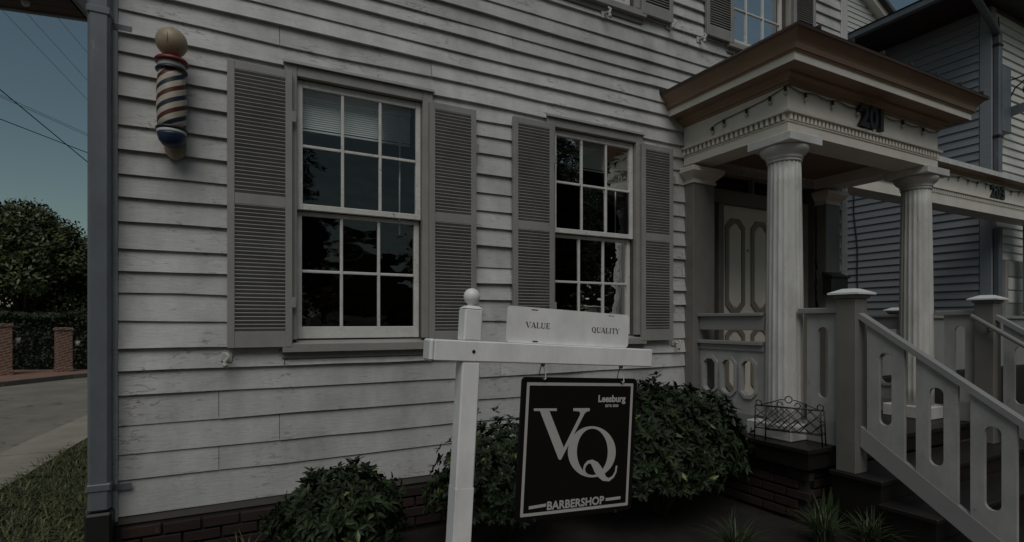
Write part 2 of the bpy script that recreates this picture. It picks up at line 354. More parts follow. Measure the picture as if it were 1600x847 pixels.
# backing sheet with the openings
outer = [(HX0, .3), (HX1, .3), (HX1, 6.45), (HX0, 6.45)]
hl = [[(c - HW, zb - .02), (c - HW, zt), (c + HW, zt), (c + HW, zb - .02)] for c, zb, zt in WIN] + [[(4.33, .52), (4.33, 3.16), (6.07, 3.16), (6.07, .52)]]
wall = MB().plate([outer] + hl, .10, lambda a, b, d: (a, .002 + d, b)).build('wall', 'backing', house)
def clapboard(x0, x1, z0, z1, ztop, mat, parent, fn, name='clapboard', seed=0, out=.030, sag=1.0):
    n = max(2, min(9, int((x1 - x0) / .3))); vs = []
    for i in range(n + 1):
        x = x0 + (x1 - x0) * i / n
        jz = (noise.noise((x * .9, z0 * 7, seed)) * .008 + noise.noise((x * 4, z0 * 9, seed + 3)) * .0035) * sag
        jo = abs(noise.noise((x * 1.3, z0 * 5, seed + 7))) * .009 * sag
        vs += [fn(x, out + jo, z0 + jz), fn(x, .004 + jo * .3, ztop), fn(x, .0045, z0 + jz)]
    fs = []
    for i in range(n):
        a = i * 3; b = a + 3
        fs += [(a, b, b + 1, a + 1), (a + 2, b + 2, b, a)]
    fs += [(0, 1, 2), (n * 3, n * 3 + 2, n * 3 + 1)]
    return MB().add(vs, fs).build(name, mat, parent)
fixed_joint = {3: [.0 - .03], 5: [.36], 4: [], 2: [.33], 20: [.33, 1.40], 1: [-.03]}
for ri in range(len(rows) - 1):
    z0, z1 = rows[ri], rows[ri + 1]
    cuts = [HX0 + .10] + fixed_joint.get(ri, []) + ([rnd.uniform(1.6, 2.4)] if rnd.random() < .35 else []) + ([rnd.uniform(3.9, 5.6)] if rnd.random() < .4 else []) + [HX1 - .11]
    cuts = sorted(cuts)
    for a, b in zip(cuts, cuts[1:]):
        segs = [(a + .0018, b - .0018, z0, z1)]
        for hx0, hx1, hz0, hz1 in holes:
            new = []
            for x0, x1, s0, s1 in segs:
                if x1 <= hx0 or x0 >= hx1 or s1 <= hz0 + .002 or s0 >= hz1 - .002: new.append((x0, x1, s0, s1)); continue
                if x0 < hx0: new.append((x0, hx0, s0, s1))
                if x1 > hx1: new.append((hx1, x1, s0, s1))
                m0, m1 = max(x0, hx0), min(x1, hx1)
                if s0 < hz0 - .01: new.append((m0, m1, s0, hz0))
                if s1 > hz1 + .01: new.append((m0, m1, hz1, s1))
            segs = new
        for x0, x1, s0, s1 in segs:
            if x1 - x0 < .02: continue
            clapboard(x0, x1, s0, s1, s1 + (.016 if s1 == z1 else 0), 'siding', wall, lambda x, o, z: (x, -o, z), seed=ri, out=(.014 if z0 < 1.2 else .024) + rnd.uniform(-.004, .009), sag=1.7)
# corner boards, skirt trim, other walls, roof
for a, b in ((HX0 - .012, HX0 + .10), (HX1 - .11, HX1 + .012)):
    MB().box(a, b, -.03, .0, .36, 6.42, .004).build('corner_board', 'siding', house)
MB().box(HX0 + .02, HX1 - .02, -.012, .1, .335, .384).build('skirt_board', 'backing', house)
MB().box(HX0, HX0 + .1, .104, 7, .3, 6.45).build('side_wall', 'siding', house)
MB().box(HX1 - .1, HX1, .104, 7, .3, 6.45).build('side_wall', 'siding', house)
MB().box(HX0, HX1, 7.002, 7.1, .3, 6.45).build('rear_wall', 'siding', house)
MB().box(HX0 - .1, HX1 + .1, -.16, .05, 6.45, 6.6, .01).box(HX0 - .1, HX1 + .1, -.28, .05, 6.603, 6.75, .01).build('cornice', 'white_paint', house)
rf = MB(); rf.plate([[(-.32, 6.76), (3.5, 9.3), (7.4, 6.76), (7.4, 6.6), (3.5, 9.14), (-.32, 6.6)]], HX1 - HX0 + .3, lambda a, b, d: (HX0 - .15 + d, a, b + .002)); rf.build('roof', 'roof_dark', house)
MB().plate([[(.0, 6.5), (7.05, 6.5), (3.52, 9.0)]], .08, lambda a, b, d: (HX1 - .1 + d, a, b)).build('gable', 'siding', house)
MB().plate([[(.0, 6.5), (7.05, 6.5), (3.52, 9.0)]], .08, lambda a, b, d: (HX0 + .02 + d, a, b)).build('gable', 'siding', house)
# dark rooms
for z0, z1 in ((.6, 3.5), (3.7, 6.4)):
    r = MB(); x0, x1, y0, y1 = HX0 + .12, HX1 - .12, .11, 4.2
    r.add([(x0, y0, z0), (x1, y0, z0), (x1, y1, z0), (x0, y1, z0), (x0, y0, z1), (x1, y0, z1), (x1, y1, z1), (x0, y1, z1)], [(0, 1, 2, 3), (4, 5, 6, 7), (1, 2, 6, 5), (2, 3, 7, 6), (3, 0, 4, 7)])
    r.build('room', 'interior', house)
# brick foundation, one brick each
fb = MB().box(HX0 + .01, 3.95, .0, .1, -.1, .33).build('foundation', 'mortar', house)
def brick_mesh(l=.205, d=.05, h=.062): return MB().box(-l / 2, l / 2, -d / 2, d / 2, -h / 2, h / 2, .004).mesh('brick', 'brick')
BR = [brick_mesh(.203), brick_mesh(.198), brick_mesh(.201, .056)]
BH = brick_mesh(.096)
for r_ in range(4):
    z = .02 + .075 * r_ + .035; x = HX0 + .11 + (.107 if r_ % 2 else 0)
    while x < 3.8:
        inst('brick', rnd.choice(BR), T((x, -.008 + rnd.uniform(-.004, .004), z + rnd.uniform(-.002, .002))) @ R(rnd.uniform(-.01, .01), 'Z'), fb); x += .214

# windows
def make_window(cx, zb, zt, blind=.34, full=True, lab=None):
    wn = thing_part('window', house)
    L, Rr = cx - HW, cx + HW
    MB().box(L - .08, L - .001, -.040, .10, zb - .0, zt + .075, .003).box(Rr + .001, Rr + .08, -.040, .10, zb, zt + .075, .003).box(L, Rr, -.039, .10, zt + .002, zt + .075, .003).build('casing', 'casing', wn)
    MB().plate([[(0, 0), (-.062, 0), (-.060, .012), (-.05, .018), (-.046, .036), (0, .044)]], Rr - L + .176, lambda a, b, d: (L - .088 + d, a, zt + .0755 + b * .7)).build('head_cap', 'casing', wn)
    MB().plate([[(.10, .0), (-.075, -.03), (-.075, -.082), (-.03, -.085), (-.03, -.125), (.10, -.125)]], Rr - L + .19, lambda a, b, d: (L - .095 + d, a, zb + b)).build('sill', 'casing', wn)
    zm = (zb + zt) / 2 + .02
    for nm, z0, z1, y0, bot, top in (('upper_sash', zm - .02, zt - .002, .004, .042, .05), ('lower_sash', zb + .002, zm - .022, .046, .085, .03)):
        st = .040; y1 = y0 + .036
        s = MB().box(L + .002, L + st, y0, y1, z0, z1, .003).box(Rr - st, Rr - .002, y0, y1, z0, z1, .003)
        s.box(L + st, Rr - st, y0 + .001, y1 - .001, z0 + .001, z0 + bot, .003).box(L + st, Rr - st, y0 + .001, y1 - .001, z1 - top, z1 - .001, .003).build(nm, 'sash_paint', wn)
        a0, a1, b0, b1 = L + st, Rr - st, z0 + bot, z1 - top; mw = .010
        xs = [a0 + (a1 - a0) * i / 3 for i in range(4)]; zc = (b0 + b1) / 2
        for x in xs[1:3]: MB().box(x - mw, x + mw, y0 + .004, y1 - .006, b0 + .0005, b1 - .0005, .003).build('muntin', 'sash_paint', wn)
        for i in range(3): MB().box(xs[i] + (mw if i else 0) + .0004, xs[i + 1] - (mw if i < 2 else 0) - .0004, y0 + .005, y1 - .006, zc - mw, zc + mw, .003).build('muntin', 'sash_paint', wn)
        for i in range(3):
            for q, (p0, p1) in enumerate(((b0, zc), (zc, b1))):
                x0, x1 = xs[i] + (mw if i else 0), xs[i + 1] - (mw if i < 2 else 0)
                zz0, zz1 = p0 + (mw if q else 0), p1 - (0 if q else mw); yg = y0 + .018
                tx, tz = rnd.uniform(-.0035, .0035), rnd.uniform(-.0035, .0035)
                pv = []
                nx, nz = 6, 8
                for j in range(nz + 1):
                    for k in range(nx + 1):
                        u, v_ = k / nx - .5, j / nz - .5
                        pv.append((x0 + (x1 - x0) * (u + .5), yg + u * tx + v_ * tz, zz0 + (zz1 - zz0) * (v_ + .5)))
                pf = [(j * (nx + 1) + k, j * (nx + 1) + k + 1, (j + 1) * (nx + 1) + k + 1, (j + 1) * (nx + 1) + k) for j in range(nz) for k in range(nx)]
                MB().add(pv, pf).build('pane', 'glass', wn)
    if blind:
        b = MB(); z = zt - .06; b.box(L + .03, Rr - .05, .09, .13, z - .03, z + .03, .004); z -= .04
        while z > zt - blind:
            b.add([(L + .035, .100, z - .008), (Rr - .055, .100, z - .008), (Rr - .055, .106, z + .008), (L + .035, .106, z + .008)], [(0, 1, 2, 3)]); z -= .0155
        b.box(L + .035, Rr - .055, .098, .115, z - .014, z - .002)
        b.build('blind', 'blind', wn)
        MB().tube([(Rr - .14, .090, zt - .1), (Rr - .142, .090, zt - 1.0)], .006, 6).build('blind_wand', 'blind', wn)
    return wn
def thing_part(name, parent):
    o = bpy.data.objects.new(name, None); COL.objects.link(o); o.parent = parent; o.empty_display_size = .1
    if parent.name in LOC: o.matrix_parent_inverse = Matrix.Translation(-LOC[parent.name])
    return o
for i, (c, zb, zt) in enumerate(WIN): make_window(c, zb, zt, (.30, .26, .0, .0, .0)[i])
# louvred shutters
def slat_mesh(wd): return MB().box(-wd / 2, wd / 2, -.004, .004, -.0145, .0145, .0015).mesh('slat', 'shutter')
def make_shutter(x0, x1, z0, z1, zm, y=-.030, slats=True, yaw=0):
    sh = MB(); th = .034; st = .044; yo = y - th
    pv = x0
    Mx = T((pv, y, 0)) @ R(yaw, 'Z') @ T((-pv, -y, 0))
    sh.M = Mx
    sh.box(x0, x0 + st, yo, y, z0, z1, .003).box(x1 - st, x1, yo, y, z0, z1, .003)
    for a, b in ((z0 + .001, z0 + .105), (zm - .035, zm + .035), (z1 - .05, z1 - .001)): sh.box(x0 + st, x1 - st, yo + .002, y - .002, a, b, .002)
    sh.box(x0 + .02, x1 - .02, y - .006, y - .003, z0 + .02, z1 - .02)
    s = sh.build('shutter', 'shutter', house)
    wd = x1 - x0 - 2 * st
    if slats:
        sm = slat_mesh(wd)
        for a, b in ((z0 + .105, zm - .035), (zm + .035, z1 - .05)):
            n = int((b - a) / .0246)
            for k in range(n):
                inst('slat', sm, Mx @ T(((x0 + x1) / 2, y - .021, a + (b - a) * (k + .5) / n)) @ R(radians(40) + rnd.uniform(-.03, .03), 'X'), s)
    else:
        lv = MB(Mx)
        for a, b in ((z0 + .105, zm - .035), (zm + .035, z1 - .05)):
            n = int((b - a) / .0246)
            for k in range(n):
                z = a + (b - a) * (k + .5) / n
                lv.add([(x0 + st, y - .030, z - .012), (x1 - st, y - .030, z - .012), (x1 - st, y - .012, z + .012), (x0 + st, y - .012, z + .012)], [(0, 1, 2, 3)])
        o = lv.build('louvres', 'shutter', s); o['kind'] = 'stuff'
    for zz in (z0 + .3, z1 - .3):
        MB(Mx).box(x1 - .004, x1 + .02, yo - .004, yo + .004, zz - .035, zz + .035).build('hinge', 'casing', s)
for i, (c, zb, zt) in enumerate(WIN):
    zm = zb + (2.345 - 1.43) * (zt - zb) / 1.785
    make_shutter(c - .865, c - .477, zb - .048, zt + .01, zm, slats=i < 2, y=-.044)
    make_shutter(c + .485, c + .868, zb - .055, zt - .005, zm, slats=i < 2, y=-.044)
# shutter dogs (cast-iron hold-backs)
dog = MB().box(-.035, .03, -.012, 0, -.03, .03, .004).tube([(0, -.01, 0), (0, -.075, .0)], .010, 6)
dog.tube([(-.012, -.08, .03), (.01, -.085, .012), (-.01, -.085, -.02), (-.004, -.08, -.05), (.01, -.078, -.062)], [.008, .013, .012, .014, .007], 7).lathe([(.002, -.018), (.016, -.008), (.016, .008), (.002, .018)], (-.006, -.08, -.045), 8)
DM = dog.mesh('shutter_dog', 'white_iron')
for x, z in ((.018, 1.322), (3.87, 1.345), (2.93 + .10, 4.315), (3.80, 4.40), (4.205, 4.37)):
    inst('shutter_dog', DM, T((x, -.022, z)) @ R(rnd.uniform(-.3, .3), 'Y'), house)

# ---------------------------------------------------------------- portico
PX0, PX1, PYF = 4.0, 6.30, -1.147
por = thing_part('portico', house)
def ring(o, z): return [(PX0 - o, -.026, z), (PX0 - o, PYF - o, z), (PX1 + o, PYF - o, z), (PX1 + o, -.026, z)]
def band(name, prof, mat): return MB().sweep(prof, ring).build(name, mat, por)
band('architrave', [(-.27, 3.2), (-.27, 3.08), (0, 3.08), (0, 3.160), (.008, 3.162), (.008, 3.168)], 'cornice_paint')
band('dentil_bed', [(.006, 3.168), (-.030, 3.17), (-.030, 3.232), (.03, 3.233), (.034, 3.25), (.012, 3.262), (.0, 3.264)], 'cornice_paint')
band('frieze', [(0, 3.264), (0, 3.452)], 'cornice_paint')
bed = [(0, 3.452), (.012, 3.453), (.016, 3.47), (.034, 3.474), (.04, 3.492), (.07, 3.51), (.075, 3.532)]
band('bed_moulding', bed, 'crown_brown')
band('soffit', [(.075, 3.532), (.193, 3.536)], 'soffit_brown')
band('fascia', [(.193, 3.530), (.197, 3.531), (.197, 3.588), (.203, 3.589)], 'cornice_paint')
crown = [(.203, 3.589), (.212, 3.594), (.212, 3.604), (.222, 3.606), (.226, 3.625)] + [(.226 + .062 * (1 - cos(a * pi / 2 / 5)), 3.625 + .095 * a / 5) for a in range(1, 6)]
band('crown_moulding', crown, 'crown_brown')
band('drip_edge', [(.286, 3.72), (.300, 3.716), (.303, 3.732), (.30, 3.742)], 'roof_metal')
pr = MB(); x0, x1, yf = PX0 - .303, PX1 + .303, PYF - .303
pr.add([(x0, -.026, 3.742), (x0, yf, 3.742), (x1, yf, 3.742), (x1, -.026, 3.742), (x0 + .9, -.026, 3.93), (x1 - .9, -.026, 3.93), (x0 + .9, -.55, 3.93), (x1 - .9, -.55, 3.93)], [(1, 2, 7, 6), (0, 1, 6, 4), (2, 3, 5, 7), (4, 6, 7, 5)])
prf = pr.build('porch_roof', 'roof_metal', por)
k = x0 + .25
while k < x1 - .1:
    MB().box(k - .012, k + .012, yf - .003, yf + .2, 3.742, 3.772).build('roof_seam', 'roof_metal', por); k += .42
MB().box(PX0 + .272, PX1 - .272, PYF + .272, -.03, 3.19, 3.21).build('ceiling', 'soffit_brown', por)
MB().box(3.69, 3.99, -.05, -.02, 3.74, 3.775).build('flashing', 'roof_metal', por)
dm = MB().box(-.0135, .0135, -.045, .0, -.028, .028, .002).mesh('dentil', 'cornice_paint')
nd_ = 22
for i in range(nd_): inst('dentil', dm, T((PX0 + .031, PYF + .03 + (1.147 - .07) * i / (nd_ - 1), 3.205)) @ R(-pi / 2, 'Z'), por)
nf = 44
for i in range(nf): inst('dentil', dm, T((PX0 + .03 + (PX1 - PX0 - .06) * i / (nf - 1), PYF + .031, 3.205)), por)
# fluted columns
def column(cx, cy):
    co = MB(); nfl, sub = 20, 6
    fl = lambda i: 1 - .055 * abs(sin(pi * (i % sub) / sub)) ** .8
    z0, z1 = .712, 2.90; prof = []
    for k in range(13):
        t = k / 12; prof.append((.152 - .024 * t ** 1.5, z0 + (z1 - z0) * t))
    co.lathe(prof, (cx, cy, 0), nfl * sub, flute=fl)
    c = co.build('column', 'column_paint', por)
    for p in c.data.polygons: p.use_smooth = len(p.vertices) == 4
    MB().lathe([(.130, 2.885), (.136, 2.888), (.136, 2.896), (.130, 2.899), (.132, 2.91), (.142, 2.914), (.142, 2.922), (.137, 2.926), (.150, 2.940), (.175, 2.962), (.190, 2.985), (.192, 3.0), (.188, 3.009)], (cx, cy, 0), 48).build('capital', 'column_paint', por)
    MB().box(cx - .205, cx + .205, cy - .205, cy + .205, 3.010, 3.079, .004).build('abacus', 'white_paint', por)
    MB().box(cx - .21, cx + .21, cy - .21, cy + .21, .592, .712, .006).build('plinth', 'column_paint', por)
column(4.195, -.975); column(6.255, -.975)
# pilasters
def pilaster(x0, x1):
    MB().box(x0, x1, -.13, -.0, .592, 2.935, .004).build('pilaster', 'newel_paint', por)
    cp = [(0, 2.90), (.012, 2.902), (.012, 2.92), (.004, 2.925), (.006, 2.945), (.03, 2.965), (.05, 2.985), (.055, 3.0), (.068, 3.003), (.068, 3.045), (.0, 3.078)]
    m = MB().sweep(cp, lambda o, z: [(x0 - o, -.0, z), (x0 - o, -.13 - o, z), (x1 + o, -.13 - o, z), (x1 + o, -.0, z)])
    m.build('pilaster_capital', 'cornice_paint', por)
pilaster(4.02, 4.31); pilaster(6.10, 6.36)
# doorway
DY = .12
dw = thing_part('doorway', house)
MB().box(4.25, 6.15, DY + .03, DY + .06, .55, 3.2).build('back_panel', 'interior', dw)
def post(x0, x1, z0, z1, y=DY, mat='door_mould', nm='door_frame', th=.06): MB().box(x0, x1, y - th, y + .028, z0, z1, .004).build(nm, mat, dw)
post(4.335, 4.50, .592, 2.93); post(4.585, 4.66, .592, 2.80, mat='newel_paint'); post(5.48, 5.555, .592, 2.80, mat='newel_paint'); post(5.64, 6.065, .592, 2.93)
post(4.502, 5.638, 2.802, 2.94, DY - .02, 'newel_paint', 'transom_bar'); post(4.335, 6.065, 3.10, 3.158)
post(5.10, 5.135, 2.942, 3.098, nm='transom_mullion', mat='newel_paint'); post(5.52, 5.55, 2.942, 3.098, nm='transom_mullion', mat='newel_paint')
for x0, x1 in ((4.502, 5.098), (5.137, 5.518)): MB().box(x0, x1, DY - .004, DY + .004, 2.942, 3.098).build('transom_pane', 'glass', dw)
for x0, x1 in ((4.502, 4.583), (5.557, 5.638)): MB().box(x0, x1, DY - .004, DY + .004, .70, 2.80).build('sidelight_pane', 'glass', dw)
door = MB().box(4.662, 5.478, DY - .012, DY + .028, .60, 2.80, .004).build('door', 'door_paint', dw)
def octo(x0, x1, z0, z1, c): return [(x0 + c, z0), (x1 - c, z0), (x1, z0 + c), (x1, z1 - c), (x1 - c, z1), (x0 + c, z1), (x0, z1 - c), (x0, z0 + c)]
for px in (4.725, 5.125):
    for z0, z1 in ((1.65, 2.66), (.78, 1.50)):
        MB().plate([octo(px, px + .298, z0, z1, .085), octo(px + .045, px + .253, z0 + .05, z1 - .05, .068)], .016, lambda a, b, d: (a, DY - .028 + d, b)).build('panel_moulding', 'door_mould', dw)
        MB().plate([octo(px + .06, px + .238, z0 + .065, z1 - .065, .062)], .010, lambda a, b, d: (a, DY - .022 + d, b)).build('door_panel', 'door_paint', dw)
MB().lathe([(.004, -.01), (.02, -.006), (.028, .01), (.02, .026), (.004, .03)], (5.40, DY - .055, 1.5), 14).tube([(5.40, DY - .05, 1.5), (5.40, DY - .01, 1.5)], .012).build('door_knob', 'gold', dw)
MB().lathe([(.002, -.01), (.01, -.006), (.01, .006), (.002, .01)], (5.075, DY - .018, 2.33), 10).build('peephole', 'black_iron', dw)
# porch floor, brick base, steps
por2 = thing_part('porch_floor', house)
DZ = .59
x = 3.86
while x < 6.6:
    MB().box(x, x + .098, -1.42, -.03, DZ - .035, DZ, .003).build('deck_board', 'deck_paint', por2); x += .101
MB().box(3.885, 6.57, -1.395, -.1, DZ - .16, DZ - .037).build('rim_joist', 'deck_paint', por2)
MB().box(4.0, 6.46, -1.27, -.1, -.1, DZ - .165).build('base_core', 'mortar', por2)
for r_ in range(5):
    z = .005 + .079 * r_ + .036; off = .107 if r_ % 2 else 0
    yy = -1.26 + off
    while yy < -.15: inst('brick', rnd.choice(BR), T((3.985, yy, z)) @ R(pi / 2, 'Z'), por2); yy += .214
    xx = 4.09 + off
    while xx < 4.55: inst('brick', rnd.choice(BR), T((xx, -1.285, z)), por2); xx += .214
stairs = thing_part('steps', house)
for i, (y0, y1, z) in enumerate(((-1.78, -1.422, .425), (-2.12, -1.782, .265), (-2.46, -2.122, .105))):
    MB().box(4.09, 6.46, y0 - .03, y1, z - .035, z, .005).build('tread', 'deck_paint', stairs)
    MB().box(4.13, 6.42, y0, y1 - .002, -.1, z - .036).build('riser', 'deck_paint', stairs)
# railings
def slot(cx, cz, w_, h_, n=8):
    r_ = w_ / 2; return [(cx + r_ * cos(a), cz + h_ / 2 - r_ + r_ * sin(a)) for a in [pi * i / n for i in range(n + 1)]] + [(cx + r_ * cos(a), cz - h_ / 2 + r_ + r_ * sin(a)) for a in [pi + pi * i / n for i in range(n + 1)]]
def newel(cx, cy, z0, zt, w_=.148, parent=None):
    p = parent; h_ = w_ / 2
    MB().box(cx - h_, cx + h_, cy - h_, cy + h_, z0, zt - .075, .004).build('newel', 'newel_paint', p)
    MB().sweep([(.0, zt - .075), (.012, zt - .072), (.014, zt - .052), (.03, zt - .046)], lambda o, z: [(cx - h_ - o, cy - h_ - o, z), (cx + h_ + o, cy - h_ - o, z), (cx + h_ + o, cy + h_ + o, z), (cx - h_ - o, cy + h_ + o, z), (cx - h_ - o, cy - h_ - o, z)]).build('newel_collar', 'newel_paint', p)
    a = h_ + .042; b = h_ - .03
    MB().add([(cx - a, cy - a, zt - .045), (cx + a, cy - a, zt - .045), (cx + a, cy + a, zt - .045), (cx - a, cy + a, zt - .045), (cx - a, cy - a, zt - .032), (cx + a, cy - a, zt - .032), (cx + a, cy + a, zt - .032), (cx - a, cy + a, zt - .032), (cx - b, cy - b, zt), (cx + b, cy - b, zt), (cx + b, cy + b, zt), (cx - b, cy + b, zt)],
             [(0, 1, 2, 3), (0, 1, 5, 4), (1, 2, 6, 5), (2, 3, 7, 6), (3, 0, 4, 7), (4, 5, 9, 8), (5, 6, 10, 9), (6, 7, 11, 10), (7, 4, 8, 11), (8, 9, 10, 11)]).build('newel_cap', 'cap_white', p)
def stair_rail(cx, name, extra=False):
    rl = thing_part(name, house)
    px_ = lambda s_, z, d: (cx - .016 + d, s_, z)
    newel(cx, -1.535, .4253, 1.80, parent=rl)
    # panel between column and newel
    ya, yb = -1.455, -1.19
    MB().box(cx - .05, cx + .05, -1.458, -1.13, 1.615, 1.66, .005).build('top_rail', 'porch_grey', rl)
    MB().plate([[(ya, .78), (yb, .78), (yb, 1.614), (ya, 1.614)], slot((ya + yb) / 2, 1.23, .085, .56)], .03, px_).build('rail_panel', 'panel_paint', rl)
    MB().box(cx - .02, cx + .02, ya, yb, .593, .778, .003).build('base_board', 'porch_grey', rl)
    # sloping rail, panels and stringer
    sl_ = .69
    tz = lambda y_: 1.622 + sl_ * (y_ + 1.60)
    def slopebar(nm, y0, y1, f, dz0, dz1, xw, mat):
        MB().plate([[(y0, f(y0) + dz0), (y1, f(y1) + dz0), (y1, f(y1) + dz1), (y0, f(y0) + dz1)]], 2 * xw, lambda a, b, d: (cx - xw + d, a, b)).build(nm, mat, rl)
    slopebar('hand_rail', -2.74, -1.605, tz, -.045, .0, .038, 'porch_grey')
    bz = lambda y_: .764 + .67 * (y_ + 1.63)
    slopebar('stringer', -2.62, -1.612, bz, -.15, .0, .022, 'porch_grey')
    for y1, y0 in ((-1.658, -1.905), (-1.978, -2.218), (-2.286, -2.515)):
        ym = (y0 + y1) / 2
        MB().plate([[(y0, bz(y0) + .001), (y1, bz(y1) + .001), (y1, tz(y1) - .046), (y0, tz(y0) - .046)], slot(ym, (bz(ym) + tz(ym)) / 2 - .01, .085, .52)], .03, px_).build('rail_panel', 'panel_paint', rl)
    if extra:
        f2 = lambda y_: 1.54 + sl_ * (y_ + 1.56)
        MB().tube([(cx - .13, -1.46, f2(-1.46)), (cx - .13, -2.7, f2(-2.7))], .021, 8).tube([(cx - .13, -1.58, f2(-1.58) - .01), (cx - .10, -1.58, f2(-1.58) - .05), (cx - .07, -1.58, f2(-1.58) - .055)], .012, 6).build('grab_rail', 'porch_grey', rl)
stair_rail(4.195, 'stair_railing'); stair_rail(6.335, 'stair_railing', True)
def side_rail(cx):
    rl = thing_part('side_railing', house); y0, y1 = -.85, -.132
    MB().box(cx - .02, cx + .02, y0, y1, 1.475, 1.60, .004).box(cx - .05, cx + .05, y0, y1, 1.601, 1.63, .004).build('top_rail', 'porch_grey', rl)
    MB().box(cx - .055, cx + .045, y0, y1, 1.345, 1.378, .004).box(cx - .028, cx + .028, y0, y1, 1.29, 1.344, .004).build('mid_rail', 'porch_grey', rl)
    oc = [octo(a - .062, a + .062, .90, 1.20, .035) for a in (-.26, -.475, -.69)]
    MB().plate([[(y0, .74), (y1, .74), (y1, 1.289), (y0, 1.289)]] + oc, .025, lambda a, b, d: (cx - .012 + d, a, b)).build('rail_panel', 'panel_paint', rl)
    for a in (-.26, -.475, -.69):
        MB().plate([octo(a - .092, a + .092, .87, 1.235, .055), octo(a - .066, a + .066, .897, 1.203, .037)], .018, lambda a_, b, d: (cx - .031 + d, a_, b)).build('slot_moulding', 'panel_paint', rl)
    MB().box(cx - .02, cx + .02, -.764, y1, .593, .739, .003).build('base_board', 'porch_grey', rl)
side_rail(4.12); side_rail(6.29)

# house number, strings of lights, mailbox
def text_mb(txt, size, ext, off, M, spacing=1):
    cu = bpy.data.curves.new('t', 'FONT'); cu.body = txt; cu.size = size; cu.extrude = ext; cu.offset = off; cu.align_x = 'CENTER'; cu.space_character = spacing; cu.resolution_u = 4
    ob = bpy.data.objects.new('t', cu); COL.objects.link(ob); dg = bpy.context.evaluated_depsgraph_get()
    me = bpy.data.meshes.new_from_object(ob.evaluated_get(dg)); me.transform(M); me.materials.clear()
    bpy.data.objects.remove(ob); bpy.data.curves.remove(cu); return me
def text_obj(name, txt, size, ext, off, M, mat, parent, spacing=1):
    me = text_mb(txt, size, ext, off, M, spacing); me.materials.append(MATS[mat]); return link(bpy.data.objects.new(name, me), parent)
UPR = R(pi / 2, 'X')
n1 = onY(1361, 200, PYF - .02)
hn = thing('house_number', 'bold black house number 201 on the porch frieze', 'house number', (n1.x, PYF - .02, n1.z))
for i, ch in enumerate('201'): text_obj('digit', ch, .262, .016, .010, T((n1.x + (-.135, .0, .125)[i], PYF - .0335, 3.274)) @ UPR, 'black_iron', hn)
for dx in (-.135, .0, .125): MB().tube([(n1.x + dx + .02, PYF + .002, 3.285), (n1.x + dx + .02, PYF - .03, 3.285)], .006, 6).build('mounting_pin', 'black_iron', hn)
def light_string(label, pts, root, n_b):
    th_ = thing('string_lights', label, 'string lights', root)
    MB().tube(pts, .0042, 5).build('cord', 'black_iron', th_)
    step = max(1, (len(pts) - 1) // n_b); sk = MB(); bb = MB()
    for i in range(step // 2, len(pts), step):
        p = Vector(pts[i])
        MB().tube([p + Vector((0, 0, .004)), p + Vector((0, -.004, -.035))], .011, 7).build('socket', 'black_iron', th_)
        MB().lathe([(.005, -.07), (.014, -.062), (.016, -.05), (.010, -.036), (.006, -.034)], p + Vector((0, -.004, 0)), 8).build('bulb', 'bulb', th_)
pts = []
L1 = [(-.012 + PX0, -.36, 3.33), (PX0 - .012, -.42, 3.36), (PX0 - .012, -.55, 3.375), (PX0 - .012, -.76, 3.385), (PX0 - .012, -.95, 3.40), (PX0 - .014, -1.10, 3.43), (PX0 - .012, PYF - .012, 3.445)]
for a, b in zip(L1, L1[1:]):
    for k in range(4): pts.append(Vector(a).lerp(Vector(b), k / 4))
for i in range(33):
    t = i / 32; sag = .028 * abs(sin(t * pi * 7)); pts.append(Vector((PX0 - .012 + (PX1 - PX0) * t, PYF - .013, 3.44 - sag)))
light_string('black string of small bulbs draped along the columned porch frieze marked 201', pts, (PX0, PYF, 3.4), 10)
mbx = thing('mailbox', 'black metal wall mailbox on the porch beside the right pilaster', 'mailbox', (6.17, -.2, 1.86))
MB().box(6.03, 6.34, -.24, -.131, 1.86, 2.06, .008).build('box', 'black_iron', mbx)
MB().plate([[(-.26, 2.06), (-.131, 2.12), (-.131, 2.063), (-.255, 2.045)]], .33, lambda a, b, d: (6.02 + d, a, b + .003)).build('lid', 'black_iron', mbx)

# ---------------------------------------------------------------- downspout and canopy at the near corner
ds = thing('downspout', 'grey rectangular downspout at the left corner of the white house', 'downspout', (-.63, -.09, 0))
MB().box(-.688, -.582, -.135, -.035, .46, 6.44, .014).build('pipe', 'pipe', ds)
MB().box(-.70, -.572, -.146, -.03, -.02, .455, .012).build('boot', 'pipe_black', ds)
for z in (3.335, .60, 5.6):
    MB().box(-.694, -.576, -.141, -.031, z - .024, z + .024, .008).box(-.577, -.49, -.034, -.0305, z - .05, z - .015).build('strap', 'pipe', ds)
cn = thing('side_canopy', 'dark brown boarded canopy with grey edge at the upper left beside the downspout', 'canopy', (-1.1, .6, 3.76))
Mc = T((-.88, 1.0, 3.76)) @ R(radians(-10), 'Z')
for i in range(10): MB(Mc).box(-1.6, -.02, -.105 * i - .11, -.105 * i - .008, .012, .03, .002).build('soffit_board', 'brown_ceiling', cn)
MB(Mc).box(-1.62, .0, -.006, .03, .0, .10, .004).build('edge_beam', 'pipe', cn)
MB(Mc).box(.0, .03, -1.1, .03, .0, .10, .004).build('edge_beam', 'pipe', cn)
MB(Mc).box(-1.6, .0, -1.1, .02, .101, .14).box(-.1, .25, -.6, -.5, .05, .1).build('canopy_roof', 'roof_dark', cn)
MB(Mc).lathe([(.004, -.05), (.022, -.035), (.026, -.015), (.012, .01)], (-.30, -.18, .002), 10).build('bulb', 'bulb', cn)

